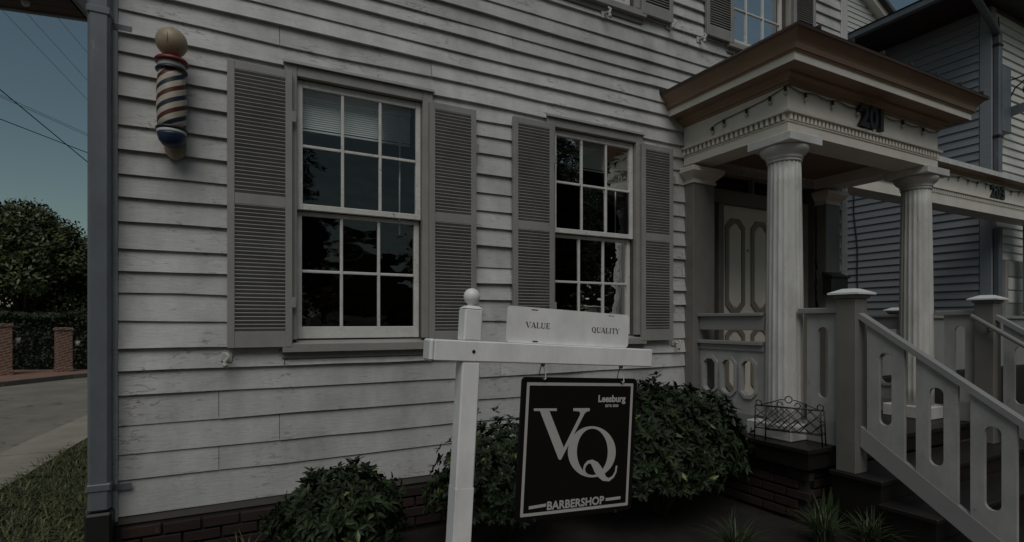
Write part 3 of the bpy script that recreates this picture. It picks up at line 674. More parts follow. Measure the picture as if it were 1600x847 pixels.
# ---------------------------------------------------------------- barber pole
bpx, bpy_ = -.278, -.15
bp = thing('barber_pole', 'old wooden barber pole with red and blue stripes and a ball top on the wall', 'barber pole', (bpx, bpy_, 2.56))
bd = MB(); prof = [(-.055, 3.06), (.055, 3.06), (.058, 2.62)] + [(.058 * cos(a), 2.62 - .07 * sin(a)) for a in [pi * i / 10 for i in range(1, 10)]] + [(-.058, 2.62)]
bd.plate([prof], .025, lambda a, b, d: (bpx + .012 + a, -.055 + d, b)); bd.build('backboard', 'gold', bp)
MB().box(bpx - .02, bpx + .03, -.10, -.028, 2.97, 3.0).box(bpx - .02, bpx + .03, -.10, -.028, 2.70, 2.73).build('bracket', 'gold', bp)
st = MB().lathe([(.070, -.175), (.075, -.12), (.0785, -.03), (.0785, .06), (.074, .14), (.070, .175)], (0, 0, 0), 40).build('striped_body', 'pole_stripes', bp)
st.location = (bpx, bpy_, 2.865)
MB().lathe([(.02, 2.595), (.045, 2.605), (.066, 2.63), (.074, 2.66), (.076, 2.672)], (bpx, bpy_, 0), 32).build('lower_cup', 'pole_blue', bp)
MB().lathe([(.076, 2.6725), (.078, 2.676), (.078, 2.688), (.074, 2.692)], (bpx, bpy_, 0), 32).build('white_band', 'white_paint', bp)
MB().lathe([(.066, 3.0635), (.072, 3.066), (.072, 3.092)], (bpx, bpy_, 0), 32).build('white_band', 'white_paint', bp)
MB().lathe([(.071, 2.6925), (.082, 2.695), (.084, 2.703), (.078, 2.71), (.068, 2.711)], (bpx, bpy_, 0), 32).build('black_ring', 'pole_black', bp)
MB().lathe([(.068, 3.0405), (.083, 3.045), (.085, 3.053), (.078, 3.062), (.06, 3.063)], (bpx, bpy_, 0), 32).build('black_ring', 'pole_black', bp)
MB().lathe([(.071, 3.0925), (.088, 3.095), (.091, 3.105), (.082, 3.118), (.04, 3.12)], (bpx, bpy_, 0), 32).build('red_collar', 'pole_red', bp)
MB().lathe([(.03, 3.1205), (.024, 3.13), (.032, 3.14), (.024, 3.146)] + [(.0845 * cos(a), 3.222 + .0845 * sin(a)) for a in [radians(-70 + 160 * i / 16) for i in range(17)]], (bpx, bpy_, 0), 32).build('ball', 'gold', bp)
MB().tube([(bpx - .018, bpy_ - .0815, 3.25), (bpx - .014, bpy_ - .084, 3.225), (bpx - .018, bpy_ - .0805, 3.19)], .0012, 4).build('crack', 'black_iron', bp)

# ---------------------------------------------------------------- yard sign
BC = Vector((1.397, -1.985, .996)); SR = R(radians(-1.0), 'Z') @ R(radians(3.4), 'Y'); SM = T(BC) @ SR; SI = SM.inverted()
nrm = (SR @ Vector((0, 1, 0))).normalized()
def loc(x, y, dy=0):
    p = SI @ on_plane(x, y, BC + nrm * dy, nrm); return p.x, p.z
def lbox(mb, x0, x1, y0, y1, z0, z1, c=.0): return mb.box(x0, x1, y0, y1, z0, z1, c)
b0, b1 = loc(676, 544, -.04), loc(1019, 562, -.04)
zb_ = (b0[1] + b1[1]) / 2
ps = loc(733.5, 640, -.04); hwp = .0385
pb = SM @ Vector((ps[0], 0, 0)); basez = (0.0 - BC.z) / cos(radians(3.4)) - .06
sp = thing('sign_post', 'white vinyl yard sign post with crossarm and ball finial before the house', 'sign post', (pb.x, pb.y, 0))
ptop = loc(733, 477, -.04)[1]
MB(SM).box(ps[0] - hwp, ps[0] + hwp, -.038, .038, basez - .1, zb_ - .0415, .006).build('post', 'vinyl', sp)
MB(SM).box(ps[0] - hwp - .0005, ps[0] + hwp + .0005, -.0385, .0385, basez, loc(720, 764, -.04)[1], .002).build('post_sleeve', 'vinyl', sp)
m = MB(SM).box(ps[0] - hwp, ps[0] + hwp, -.037, .037, zb_ + .0415, ptop - .012, .006)
z = ptop - .012; m.add([(ps[0] - hwp, -.037, z), (ps[0] + hwp, -.037, z), (ps[0] + hwp, .037, z), (ps[0] - hwp, .037, z), (ps[0] - .022, -.022, z + .012), (ps[0] + .022, -.022, z + .012), (ps[0] + .022, .022, z + .012), (ps[0] - .022, .022, z + .012)], [(0, 1, 5, 4), (1, 2, 6, 5), (2, 3, 7, 6), (3, 0, 4, 7), (4, 5, 6, 7)])
m.build('post_top', 'vinyl', sp)
MB(SM).lathe([(.018, ptop), (.015, ptop + .008)] + [(.0335 * cos(a), ptop + .038 + .0335 * sin(a)) for a in [radians(-62 + 150 * i / 14) for i in range(15)]], (ps[0], 0, 0), 24).build('ball_finial', 'vinyl', sp)
arm = MB(SM).box(b0[0] + .008, b1[0], -.0415, .0415, zb_ - .041, zb_ + .041, .004).build('crossarm', 'vinyl', sp)
MB(SM).box(b0[0] - .012, b0[0] + .0075, -.0435, .0435, zb_ - .043, zb_ + .043, .008).build('arm_cap', 'vinyl', arm)
MB(SM @ R(pi / 2, 'X')).lathe([(.007, .0), (.007, .003), (.003, .004)], (ps[0] + .004, zb_, .0415), 10).build('screw', 'black_iron', arm)
# hooks and hanging board
hs = .305
hb = thing('hanging_sign', 'black square hanging sign board lettered VQ Barbershop in grey', 'sign board', SM @ Vector((0, 0, -hs)))
def rrect(x0, x1, z0, z1, r_, n=5):
    o = []
    for cx, cz, a0 in ((x1 - r_, z1 - r_, 0), (x0 + r_, z1 - r_, 90), (x0 + r_, z0 + r_, 180), (x1 - r_, z0 + r_, 270)):
        o += [(cx + r_ * cos(radians(a0 + 90 * i / n)), cz + r_ * sin(radians(a0 + 90 * i / n))) for i in range(n + 1)]
    return o
MB(SM).plate([rrect(-hs, hs, -hs, hs, .02)], .012, lambda a, b, d: (a, -.006 + d, b)).build('panel', 'board_black', hb)
FY = -.0068
MB(SM).plate([rrect(-.283, .283, -.283, .283, .003, 2), rrect(-.270, .270, -.270, .270, .002, 2)], .0006, lambda a, b, d: (a, FY + d, b)).build('border', 'lettering', hb)
def dpt(c): return loc(830 + c[0] / 6.05, 620 + c[1] / 6.05)
def flat(poly, name, dy, mat, parent, M=SM): return MB(M).plate(poly, .0004, lambda a, b, d: (a, dy + d, b)).build(name, mat, parent)
Vp = [(18, 108), (235, 108), (235, 132), (165, 132), (300, 478), (452, 172), (456, 152), (442, 136), (390, 132), (390, 106), (545, 106), (545, 132), (518, 138), (497, 156), (275, 590), (262, 594), (250, 584), (75, 132), (18, 132)]
flat([[dpt(c) for c in Vp]], 'letter', FY, 'lettering', hb)
qo = [(564 + 226 * cos(2 * pi * i / 48), 517 + 241 * sin(2 * pi * i / 48)) for i in range(48)]
qi = [(569 + 146 * cos(2 * pi * i / 48), 517 + 219 * sin(2 * pi * i / 48)) for i in range(48)]
flat([[dpt(c) for c in qo], [dpt(c) for c in qi]], 'letter', FY - .0006, 'lettering', hb)
tp = [(528, 742, 9), (497, 712, 9), (489, 680, 9), (499, 645, 11), (528, 613, 14), (562, 610, 22), (594, 636, 34), (622, 684, 40), (648, 728, 38), (680, 768, 26), (722, 780, 16), (763, 752, 10), (788, 706, 8), (797, 648, 8)]
rb = MB(SM); vs_ = []
for i, (x, y, h_) in enumerate(tp):
    a = tp[max(i - 1, 0)]; b = tp[min(i + 1, len(tp) - 1)]; dx, dy = b[0] - a[0], b[1] - a[1]; l_ = math.hypot(dx, dy); nx, ny = -dy / l_, dx / l_
    for s_ in (1, -1):
        q = dpt((x + nx * h_ * s_, y + ny * h_ * s_)); vs_.append((q[0], FY - .0013, q[1]))
rb.add(vs_, [(2 * i, 2 * i + 1, 2 * i + 3, 2 * i + 2) for i in range(len(tp) - 1)]).build('letter_tail', 'lettering', hb)
def sign_text(name, txt, px, py, size, off, dy, mat, parent, M0, sp_=1, dz=0):
    lx, lz = loc(px, py, 0); me = text_mb(txt, size, .0002, off, M0 @ T((lx, dy, lz)) @ UPR, sp_)
    me.materials.append(MATS[mat]); return link(bpy.data.objects.new(name, me), parent)
sign_text('lettering', 'BARBERSHOP', 898.5, 791, .049, .0016, FY, 'lettering', hb, SM, 1.03)
sign_text('lettering', 'Leesburg', 954.5, 627.5, .042, .0016, FY, 'lettering', hb, SM)
sign_text('lettering', 'ESTD 2020', 954.5, 635.5, .0155, .0006, FY, 'lettering', hb, SM, 1.05)
for xa, xb, ya, yb in ((825, 852, 793, 788.5), (945, 968, 780, 777)):
    a = loc(xa, ya); b = loc(xb, yb); MB(SM).plate([[(a[0], a[1] - .0065), (b[0], b[1] - .0065), (b[0], b[1] + .0065), (a[0], a[1] + .0065)]], .0004, lambda p, q, d: (p, FY + d, q)).build('rule', 'lettering', hb)
for px, py in ((847, 592), (969, 597), (834, 812), (960, 798)):
    a = loc(px, py); MB(SM @ R(pi / 2, 'X')).lathe([(.0075, .0), (.0075, .003), (.004, .003), (.004, .001)], (a[0], a[1], .0068), 12).build('grommet', 'black_iron', hb)
for px, py in ((847, 592), (969, 597)):
    a = loc(px, py); x = a[0]; z = a[1]
    hk = thing('sign_hook', ('left' if px < 900 else 'right') + ' white wire hook holding the black sign board', 'hook', SM @ Vector((x, 0, z)), 'hooks of the hanging sign')
    top_ = zb_ - .041
    MB(SM).tube([(x + .002, -.013, z + .004), (x + .004, -.018, z - .004), (x + .009, -.016, z + .002), (x + .010, -.011, z + .02), (x + .001, -.006, top_ - .012), (x - .001, 0, top_)], .0022, 6).build('wire', 'vinyl', hk)
    MB(SM).lathe([(.006, top_ - .014), (.009, top_ - .010), (.010, top_ - .001)], (x, 0, 0), 10).build('eye_screw', 'gold', hk)
    MB(SM).tube([(x - .012, .008, z + .012), (x - .008, .004, top_ - .02), (x - .002, 0, top_ - .005)], .0022, 5).build('wire', 'gold', hk)
# rider plate
RC = Vector((1.295, -2.02, 1.521)); rz = SI @ RC
rx0, rz0 = loc(790, 536, -.02); rx1, _ = loc(981, 540, -.02); zrt = loc(792, 477, -.02)[1]; zr0 = zb_ + .0425
rp = thing('rider_plate', 'white plate lettered VALUE QUALITY standing on the sign crossarm', 'sign plate', SM @ Vector(((rx0 + rx1) / 2, -.02, zr0)))
MB(SM).plate([rrect(rx0, rx1, zr0, zrt, .018), ] + [rrect(rx0 + f * (rx1 - rx0) - .017, rx0 + f * (rx1 - rx0) + .017, zrt - .013, zrt - .008, .002, 2) for f in (.205, .84)], .003, lambda a, b, d: (a, -.021 + d, b)).build('panel', 'vinyl', rp)
GLY = {'V': [(0, 1, .36, 0, .2), (.68, 1, .40, .04, .06), (-.12, .97, .25, .97, .06), (.52, .97, .84, .97, .06)], 'A': [(.36, 1, .70, 0, .2), (.32, .96, .02, 0, .06), (.14, .3, .5, .3, .06), (-.12, .03, .18, .03, .06), (.5, .03, .9, .03, .06)],
       'L': [(.14, 1, .14, 0, .2), (.0, .97, .34, .97, .06), (.0, .03, .66, .03, .06), (.64, 0, .64, .3, .06)], 'U': [(.14, 1, .14, .12, .2), (.66, 1, .66, .12, .07), (.12, .06, .66, .06, .12), (-.02, .97, .32, .97, .06), (.5, .97, .82, .97, .06)],
       'E': [(.14, 1, .14, 0, .2), (.0, .97, .62, .97, .06), (.14, .5, .46, .5, .06), (.0, .03, .66, .03, .06), (.62, .72, .62, 1, .06), (.66, 0, .66, .3, .06), (.44, .38, .44, .62, .06)], 'I': [(.17, 1, .17, 0, .2), (.0, .97, .34, .97, .06), (.0, .03, .34, .03, .06)],
       'T': [(.35, 1, .35, 0, .2), (.0, .97, .7, .97, .06), (.02, .72, .02, 1, .06), (.68, .72, .68, 1, .06), (.18, .03, .52, .03, .06)], 'Y': [(.05, 1, .38, .42, .2), (.7, 1, .42, .45, .06), (.38, .45, .38, 0, .2), (-.1, .97, .26, .97, .06), (.52, .97, .84, .97, .06), (.2, .03, .56, .03, .06)]}
ADV = {'V': .86, 'A': .92, 'L': .78, 'U': .92, 'E': .82, 'I': .46, 'T': .82, 'Y': .86, 'Q': .98}
def serif_word(txt, px, py, h_, width):
    cx, cz = loc(px, py, -.02); tot = sum(ADV[c] for c in txt); sx = width / tot; x = cx - width / 2; k = 0
    for ch in txt:
        mb = MB(SM)
        if ch == 'Q':
            o = [(.42 + .42 * cos(2 * pi * i / 20), .5 + .52 * sin(2 * pi * i / 20)) for i in range(20)]; n_ = [(.42 + .22 * cos(2 * pi * i / 20), .5 + .44 * sin(2 * pi * i / 20)) for i in range(20)]
            mb.plate([[(x + a * sx, cz + (b - .5) * h_) for a, b in l_] for l_ in (o, n_)], .0002, lambda a, b, d: (a, -.0214 + d, b))
            strokes = [(.4, .1, .85, -.16, .12)]
        else: strokes = GLY[ch]
        for x0, y0, x1, y1, w_ in strokes:
            k += 1; p0 = Vector((x + x0 * sx, cz + (y0 - .5) * h_)); p1 = Vector((x + x1 * sx, cz + (y1 - .5) * h_)); d_ = (p1 - p0).normalized(); n_ = Vector((-d_.y, d_.x)) * (w_ * h_ * .5); yy = -.0216 - .00012 * (k % 8)
            mb.add([(p0.x + n_.x, yy, p0.y + n_.y), (p1.x + n_.x, yy, p1.y + n_.y), (p1.x - n_.x, yy, p1.y - n_.y), (p0.x - n_.x, yy, p0.y - n_.y)], [(0, 1, 2, 3)])
        mb.build('letter', 'ink', rp); x += ADV[ch] * sx
serif_word('VALUE', 841.5, 508.5, .0235, .118); serif_word('QUALITY', 946.5, 516.5, .0235, .155)
# slots near the lower edge
for f in (.215, .62): pass
MB(SM).box(rx0 + .125, rx0 + .15, -.0222, -.0216, zr0 + .006, zr0 + .011).build('slot', 'ink', rp)

# ---------------------------------------------------------------- wire garden edging on the porch
wr = thing('wire_rack', 'black wrought wire rack with lattice and scrolls on the porch before the column', 'wire rack', (3.98, -1.3, DZ))
def rackpt(u, v): return Vector((0, 0, 0))
def arcp(cx, cz, r_, a0, a1, n=10): return [(cx + r_ * cos(a0 + (a1 - a0) * i / n), cz + r_ * sin(a0 + (a1 - a0) * i / n)) for i in range(n + 1)]
def rack_panel(p0, p1, lean, H, scroll):
    p0, p1 = Vector(p0), Vector(p1); ax = (p1 - p0); W = ax.length; ax.normalize(); up = Vector((ax.y * lean, -ax.x * lean, 1)).normalized()
    P = lambda u, v: p0 + ax * u + up * v
    rn = .0045
    def wirep(pts, r_=rn, nm='wire'): MB().tube([P(u, v) for u, v in pts], r_, 5).build(nm, 'black_iron', wr)
    wirep([(0, 0), (0.01, H)], .006, 'upright'); wirep([(W, 0), (W - .01, H)], .006, 'upright')
    wirep([(.0, .09), (W, .09)]); wirep([(.01, H), (W - .01, H)], .006); 
    n = 5
    for i in range(n):
        a, b = W * i / n, W * (i + 1) / n
        wirep([(a, .09), (b, (H + .09) / 2), (a if i % 2 else b, H) if False else (min(W, b + (b - a) * .0), (H + .09) / 2)], .003)
    for i in range(-2, n + 1):
        for s_ in (1, -1):
            u0 = W * i / n if s_ > 0 else W * (n - i) / n; u1 = u0 + s_ * W * 2.2 / n
            q0, q1 = (u0, .09), (u1, H)
            def cl(u, v, uu, vv):
                if u < 0 or u > W: t_ = ((0 if u < 0 else W) - u) / (uu - u); return (0 if u < 0 else W, v + (vv - v) * t_)
                return (u, v)
            if (q0[0] < 0 and q1[0] <= 0) or (q0[0] > W and q1[0] >= W): continue
            a_, b_ = cl(*q0, *q1), cl(*q1, *q0)
            if abs(a_[0] - b_[0]) > .02: wirep([a_, b_], .003)
    if scroll:
        c_ = W / 2
        wirep(arcp(c_, H + .065, .026, 0, 2 * pi, 16))
        for s_ in (1, -1):
            f_ = lambda l_: [(c_ + s_ * u, v) for u, v in l_]
            wirep(f_([(.035, H + .062), (.06, H + .06), (.11, H + .04), (.17, H + .018), (.205, H + .004)]))
            wirep(f_(arcp(.065, H + .022, .02, -pi * .6, pi * 1.1)))
            wirep(f_(arcp(W / 2 - .035, H + .022, .022, -pi / 2, pi * 1.2)))
rack_panel((3.885, -1.03, DZ + .001), (4.045, -1.405, DZ + .001), .10, .285, False)
rack_panel((3.88, -.93, DZ + .001), (4.095, -1.40, DZ + .001), .04, .275, True)

# ---------------------------------------------------------------- neighbouring house
n2 = thing('neighbour_house', 'neighbouring clapboard house with shaded bluish side wall and deep dark eave', 'house', (14, 4, 0))
NX, NY = 12.7, .9
sw = MB().box(NX, NX + .1, NY, 9, 0, 7.5).build('side_wall', 'backing', n2)
fw = MB().box(NX + .1, 20, NY, NY + .1, 0, 7.5).build('front_wall', 'backing', n2)
z = .3
while z < 7.4:
    clapboard(NY + .16, 8.9, z, z + .155, z + .165, 'siding_shaded', sw, lambda x, o, zz: (NX - o, x, zz), seed=50, out=.034, sag=.4)
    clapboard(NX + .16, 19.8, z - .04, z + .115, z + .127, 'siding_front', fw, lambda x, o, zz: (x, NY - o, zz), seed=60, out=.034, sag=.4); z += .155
MB().box(NX - .035, NX + .15, NY - .035, NY + .15, 0, 7.45, .004).build('corner_board', 'siding_shaded', n2)
MB().box(11.62, NX + .05, .2, 9.2, 7.46, 7.52).build('soffit', 'brown_ceiling', n2)
MB().box(11.52, 11.63, .15, 9.2, 7.42, 7.56, .02).build('gutter', 'pipe', n2)
MB().plate([[(11.5, 7.565), (16.2, 8.8), (21, 7.565)]], 9.0, lambda a, b, d: (a, .15 + d, b)).build('roof', 'roof_dark', n2)
nd2 = thing('downspout', 'blue grey downspout down the near corner of the neighbouring house', 'downspout', (12.5, .8, 4.05))
MB().box(12.70, 12.83, .76, .86, 4.12, 6.95, .015).box(12.70, 12.83, .76, .86, .1, 3.30, .015).build('pipe', 'pipe', nd2)
MB().tube([(11.63, .75, 7.46), (11.63, .75, 7.36), (12.5, .79, 7.02), (12.76, .81, 6.9)], .065, 8).build('elbow', 'pipe', nd2)
for z in (6.7, 5.0): MB().box(12.69, 12.84, .75, .87, z - .03, z + .03, .01).build('strap', 'pipe_black', nd2)
cb = thing('service_cable', 'thin black cable clipped down the corner of the neighbouring house', 'cable', (12.95, .86, 4.1))
MB().tube([(12.93 + .02 * sin(i * 1.7), .862, 7.3 - .2 * i) for i in range(17)], .011, 5).build('cable', 'wire', cb)
cb2 = thing('service_cable', 'thin black cable hanging on the side wall beyond the porch', 'cable', (12.66, 3.4, 1))
MB().tube([(12.66, 3.42 - .02 * sin(i) - .012 * i, 5.2 - .25 * i) for i in range(16)], .014, 5).build('cable', 'wire', cb2)
# link entablature with 203
lk = thing('link_porch', 'long low entablature with dentils marked 203 spanning to the neighbouring house', 'porch', (9.5, .45, 3.3))
LY = .35
def lring(o, z): return [(6.69, LY - o, z), (13.6, LY - o, z)]
for nm, pf, mt in (('architrave', [(-.30, 3.6), (-.30, 3.352), (0, 3.352), (0, 3.505)], 'cornice_paint'), ('dentil_bed', [(0, 3.505), (-.012, 3.508), (-.012, 3.572), (.03, 3.575), (.03, 3.60), (0, 3.605)], 'cornice_paint'), ('frieze', [(0, 3.605), (0, 3.865)], 'cornice_paint'), ('cornice', [(0, 3.865), (.02, 3.87), (.03, 3.9), (.12, 3.92), (.14, 3.925)], 'crown_brown'), ('fascia', [(.14, 3.923), (.145, 3.924), (.145, 4.0), (-.3, 4.02)], 'white_paint')):
    MB().sweep(pf, lring).build(nm, mt, lk)
ln = MB()
for i in range(120): ln.box(6.75 + .055 * i - .015, 6.75 + .055 * i + .015, LY - .016, LY + .011, 3.512, 3.568)
o = ln.build('dentils', 'cornice_paint', lk); o['kind'] = 'stuff'
MB().box(13.3, 13.6, LY + .02, LY + .29, .0, 3.35, .005).build('pier', 'newel_paint', lk)
n3 = onY(1557, 293, LY)
hn2 = thing('house_number', 'bold black house number 203 on the long porch frieze at the right', 'house number', (n3.x, LY - .02, 3.63))
for i, ch in enumerate('203'): text_obj('digit', ch, .30, .014, .012, T((n3.x + (-.17, .0, .17)[i], LY - .0155, 3.615)) @ UPR, 'black_iron', hn2)
light_string('black string of bulbs along the long porch frieze marked 203', [(8.9 + .1 * i, LY - .014, 3.845 - .04 * abs(sin(i * .45))) for i in range(46)], (9, LY, 3.8), 15)
nr = thing('neighbour_railing', 'grey porch railing with white capped posts behind the right column', 'railing', (9, .05, 0))
MB().box(7.3, 13.2, .0, .11, 1.60, 1.645, .004).build('top_rail', 'porch_grey', nr)
MB().box(7.3, 13.2, .03, .07, .85, 1.598, .004).build('panel_board', 'porch_grey', nr)
MB().box(7.3, 13.2, -.05, .2, .0, .84).build('deck_edge', 'deck_paint', nr)
for x in (7.93, 12.1): newel(x, .05, .841, 1.74, .16, nr)
# bracket and wall notice
bk = thing('sign_bracket', 'grey timber bracket with black scroll ironwork on the neighbouring front wall', 'bracket', (13.1, .8, 5.1))
p = onY(1557, 105, .84); q = onY(1569, 207, .84)
MB().box(p.x, q.x + .02, .74, .872, q.z - .05, p.z, .01).build('backplate', 'pipe', bk)
hx = q.x + .03; hz = q.z + .55
MB().plate([[(.86, hz - .27), (-.7, hz - .06), (-.7, hz + .06), (.86, hz - .10)]], .07, lambda a, b, d: (hx + d, a, b)).build('arm', 'pipe', bk)
sc_ = [(hx + .03, .8 - .02 * i * cos(i * .5), hz + .28 + .02 * i * sin(i * .5)) for i in range(1, 20)]
MB().tube([(hx + .03, .82, hz - .08), (hx + .03, .84, hz + .5)], .015, 6).tube([(hx + .03, .82, hz + .42), (hx + .03, .3, hz + .45), (hx + .03, -.6, hz + .43)], .013, 6).build('iron_rod', 'black_iron', bk)
MB().tube([(hx + .03, .42 + .30 * (1 - i / 26) * cos(1.2 + i * .42), hz + .20 + .24 * (1 - i / 26) * sin(1.2 + i * .42)) for i in range(24)], .014, 6).tube([(hx + .03, .82, hz + .0), (hx + .03, .70, hz + .25), (hx + .03, .5, hz + .40), (hx + .03, .2, hz + .42)], .013, 6).build('scroll', 'black_iron', bk)
p = onY(1568, 407, .84)
ws = thing('wall_notice', 'grey framed notice board on the front wall at the right edge', 'notice board', (p.x + .5, .84, 1.6))
MB().box(p.x, p.x + 1.1, .80, .872, 1.62, p.z, .01).build('frame', 'sign_grey', ws)
for z0, z1, mt in ((p.z - .30, p.z - .06, 'sign_grey'), (p.z - .55, p.z - .33, 'white_paint'), (p.z - .80, p.z - .58, 'white_paint')): MB().box(p.x + .07, p.x + 1.03, .788, .799, z0, z1, .004).build('panel', mt, ws)
# tall building behind
rb2 = thing('rear_building', 'tall pale clapboard gable rising behind between the two houses', 'building', (14, 8, 0))
MB().plate([[(9.3, 0), (18.6, 0), (18.6, 11.1), (13.2, 13.7), (9.3, 12.1)]], 6, lambda a, b, d: (a, 6 + d, b)).build('wall', 'backing', rb2)
z = 8.0
while z < 13.2:
    xr = 18.6 if z < 10.95 else 18.6 - (z - 10.95) / .4815
    clapboard(13.2, xr, z, z + .16, z + .172, 'rear_siding', rb2, lambda x, o, zz: (x, 6 - o, zz), seed=70, out=.024, sag=.3); z += .16
MB().plate([[(18.75, 10.98), (13.2, 13.66), (13.2, 13.86), (18.95, 11.08)]], .3, lambda a, b, d: (a, 5.75 + d, b)).build('rake_board', 'cornice_paint', rb2)
MB().plate([[(19.0, 11.06), (13.2, 13.87), (9.1, 12.15), (9.1, 12.25), (13.2, 13.99), (19.1, 11.14)]], 6.6, lambda a, b, d: (a, 5.6 + d, b)).build('roof', 'roof_dark', rb2)

# ---------------------------------------------------------------- plants
def leaf_mesh(L, W, mat, fold=.25, droop=.15):
    vs = [(0, 0, 0), (L * .45, -W, W * fold), (L * .45, 0, 0), (L * .45, W, W * fold), (L, 0, -L * droop), (L * .8, -W * .55, W * fold * .3 - L * droop * .4), (L * .8, W * .55, W * fold * .3 - L * droop * .4), (L * .8, 0, -L * droop * .5)]
    fs = [(0, 1, 2), (0, 2, 3), (1, 5, 7, 2), (2, 7, 6, 3), (5, 4, 7), (7, 4, 6)]
    me = bpy.data.meshes.new('leaf'); me.from_pydata(vs, [], fs); me.materials.append(MATS[mat]); me.update(); return me, vs, fs
def frame_to(d, up=Vector((0, 0, 1)), roll=0):
    d = d.normalized(); s_ = up.cross(d)
    if s_.length < 1e-3: s_ = Vector((1, 0, 0))
    s_.normalize(); u = d.cross(s_); M = Matrix((d, s_, u)).transposed().to_4x4()
    return M @ R(roll, 'X')
def bush(label, c, rx, ry, h_, L, W, n_wh, n_obj, mat, seed, group='evergreen shrubs along the house front'):
    r = random.Random(seed); t = thing('evergreen_shrub', label, 'shrub', (c[0], c[1], 0), group)
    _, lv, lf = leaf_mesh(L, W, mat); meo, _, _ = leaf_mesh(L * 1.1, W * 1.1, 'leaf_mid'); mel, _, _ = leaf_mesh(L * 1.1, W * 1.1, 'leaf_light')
    mb = MB(); cands = []
    for k in range(n_wh):
        a = r.uniform(0, 2 * pi); s_ = r.uniform(-.15, 1) ; e = math.asin(max(-.2, min(1, s_)))
        d = Vector((cos(a) * cos(e), sin(a) * cos(e), sin(e)))
        q = r.uniform(.5, 1.04) if r.random() < .45 else r.uniform(.9, 1.05)
        lump = 1 + .22 * noise.noise((d.x * 2.2 + seed, d.y * 2.2, d.z * 2.2)) + .16 * noise.noise((d.x * 5, d.y * 5 + seed, d.z * 5)) + (r.uniform(.03, .16) if r.random() < .06 else 0)
        p = Vector((c[0] + d.x * rx * q * lump, c[1] + d.y * ry * q * lump, h_ * .42 + d.z * h_ * .58 * q * lump))
        if p.z < .03: continue
        nn = Vector((d.x / rx, d.y / ry, d.z / h_ * 1.4)).normalized() + Vector((r.uniform(-.35, .35), r.uniform(-.35, .35), r.uniform(-.1, .5))); nn.normalize()
        base = frame_to(nn)
        m_ = r.randint(5, 8); a0 = r.uniform(0, 6.3)
        for i in range(m_):
            el = r.uniform(.15, .8); az = a0 + 2 * pi * i / m_ + r.uniform(-.3, .3)
            dl = base @ Vector((sin(el), cos(el) * cos(az), cos(el) * sin(az)))
            M = T(p) @ frame_to(dl, nn, r.uniform(-.4, .4)) @ Matrix.Scale(r.uniform(.7, 1.2), 4)
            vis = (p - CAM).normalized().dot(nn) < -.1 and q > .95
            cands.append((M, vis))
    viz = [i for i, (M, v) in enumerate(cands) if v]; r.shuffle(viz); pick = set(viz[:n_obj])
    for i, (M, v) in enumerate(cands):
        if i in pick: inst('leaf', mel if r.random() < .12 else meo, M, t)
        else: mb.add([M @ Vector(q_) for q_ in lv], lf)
    # matrix parent inverse handles the empty's location
    o = mb.raw('foliage', mat, t); o['kind'] = 'stuff'
    tr = MB()
    for k in range(7):
        a = r.uniform(0, 6.3); tip = Vector((c[0] + cos(a) * rx * .7, c[1] + sin(a) * ry * .7, h_ * r.uniform(.5, .8)))
        tr.tube([(c[0] + cos(a) * .04, c[1] + sin(a) * .04, -.02), Vector((c[0], c[1], 0)).lerp(tip, .5) + Vector((0, 0, .03)), tip], [.014, .010, .004], 5)
    tr.build('stems', 'bark', t)
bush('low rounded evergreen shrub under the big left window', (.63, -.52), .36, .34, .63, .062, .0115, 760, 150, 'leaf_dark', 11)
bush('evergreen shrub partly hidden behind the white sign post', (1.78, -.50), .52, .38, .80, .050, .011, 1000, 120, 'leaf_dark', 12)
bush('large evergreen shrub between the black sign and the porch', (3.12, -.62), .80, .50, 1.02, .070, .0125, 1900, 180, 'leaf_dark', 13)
def tuft(name, label, cat, c, n, L, W, mat, seed, group, spread=1.05):
    r = random.Random(seed); t = thing(name, label, cat, (c[0], c[1], 0), group)
    for k in range(n):
        a = r.uniform(0, 6.3); sp = r.uniform(.1, 1) * spread; l_ = L * r.uniform(.6, 1.1); b = Vector((c[0] + r.uniform(-.05, .05), c[1] + r.uniform(-.05, .05), 0)); vs = []
        d = Vector((cos(a), sin(a), 0)); s_ = Vector((-sin(a), cos(a), 0))
        for j in range(6):
            u = j / 5; p = b + d * (l_ * sp * u ** 1.5) + Vector((0, 0, l_ * (u - sp * .62 * u * u))); ww = W * (1 - u ** 2.5) + .0004
            vs += [p - s_ * ww, p + s_ * ww]
        MB().add(vs, [(2 * j, 2 * j + 1, 2 * j + 3, 2 * j + 2) for j in range(5)]).raw('blade', mat, t)
tuft('grass_tuft', 'spiky grass clump in front of the large shrub', 'plant', (2.98, -1.50), 110, .34, .0045, 'liriope', 1, 'grass clumps by the porch base')
tuft('grass_tuft', 'spiky grass clump at the foot of the porch brickwork', 'plant', (3.72, -1.62), 120, .34, .0045, 'liriope', 2, 'grass clumps by the porch base')
tuft('grass_tuft', 'spiky grass clump closest to the stair newel', 'plant', (3.98, -1.80), 90, .30, .0045, 'liriope', 3, 'grass clumps by the porch base')
tuft('weed', 'straggly weed growing against the brick foundation beside the left shrub', 'plant', (.10, -.2), 16, .34, .003, 'grass', 4, None, .8)
tuft('broad_leaf_plant', 'pale broad leaved plant beside the bottom of the steps', 'plant', (4.0, -1.45), 14, .33, .022, 'liriope', 6, None, .35)

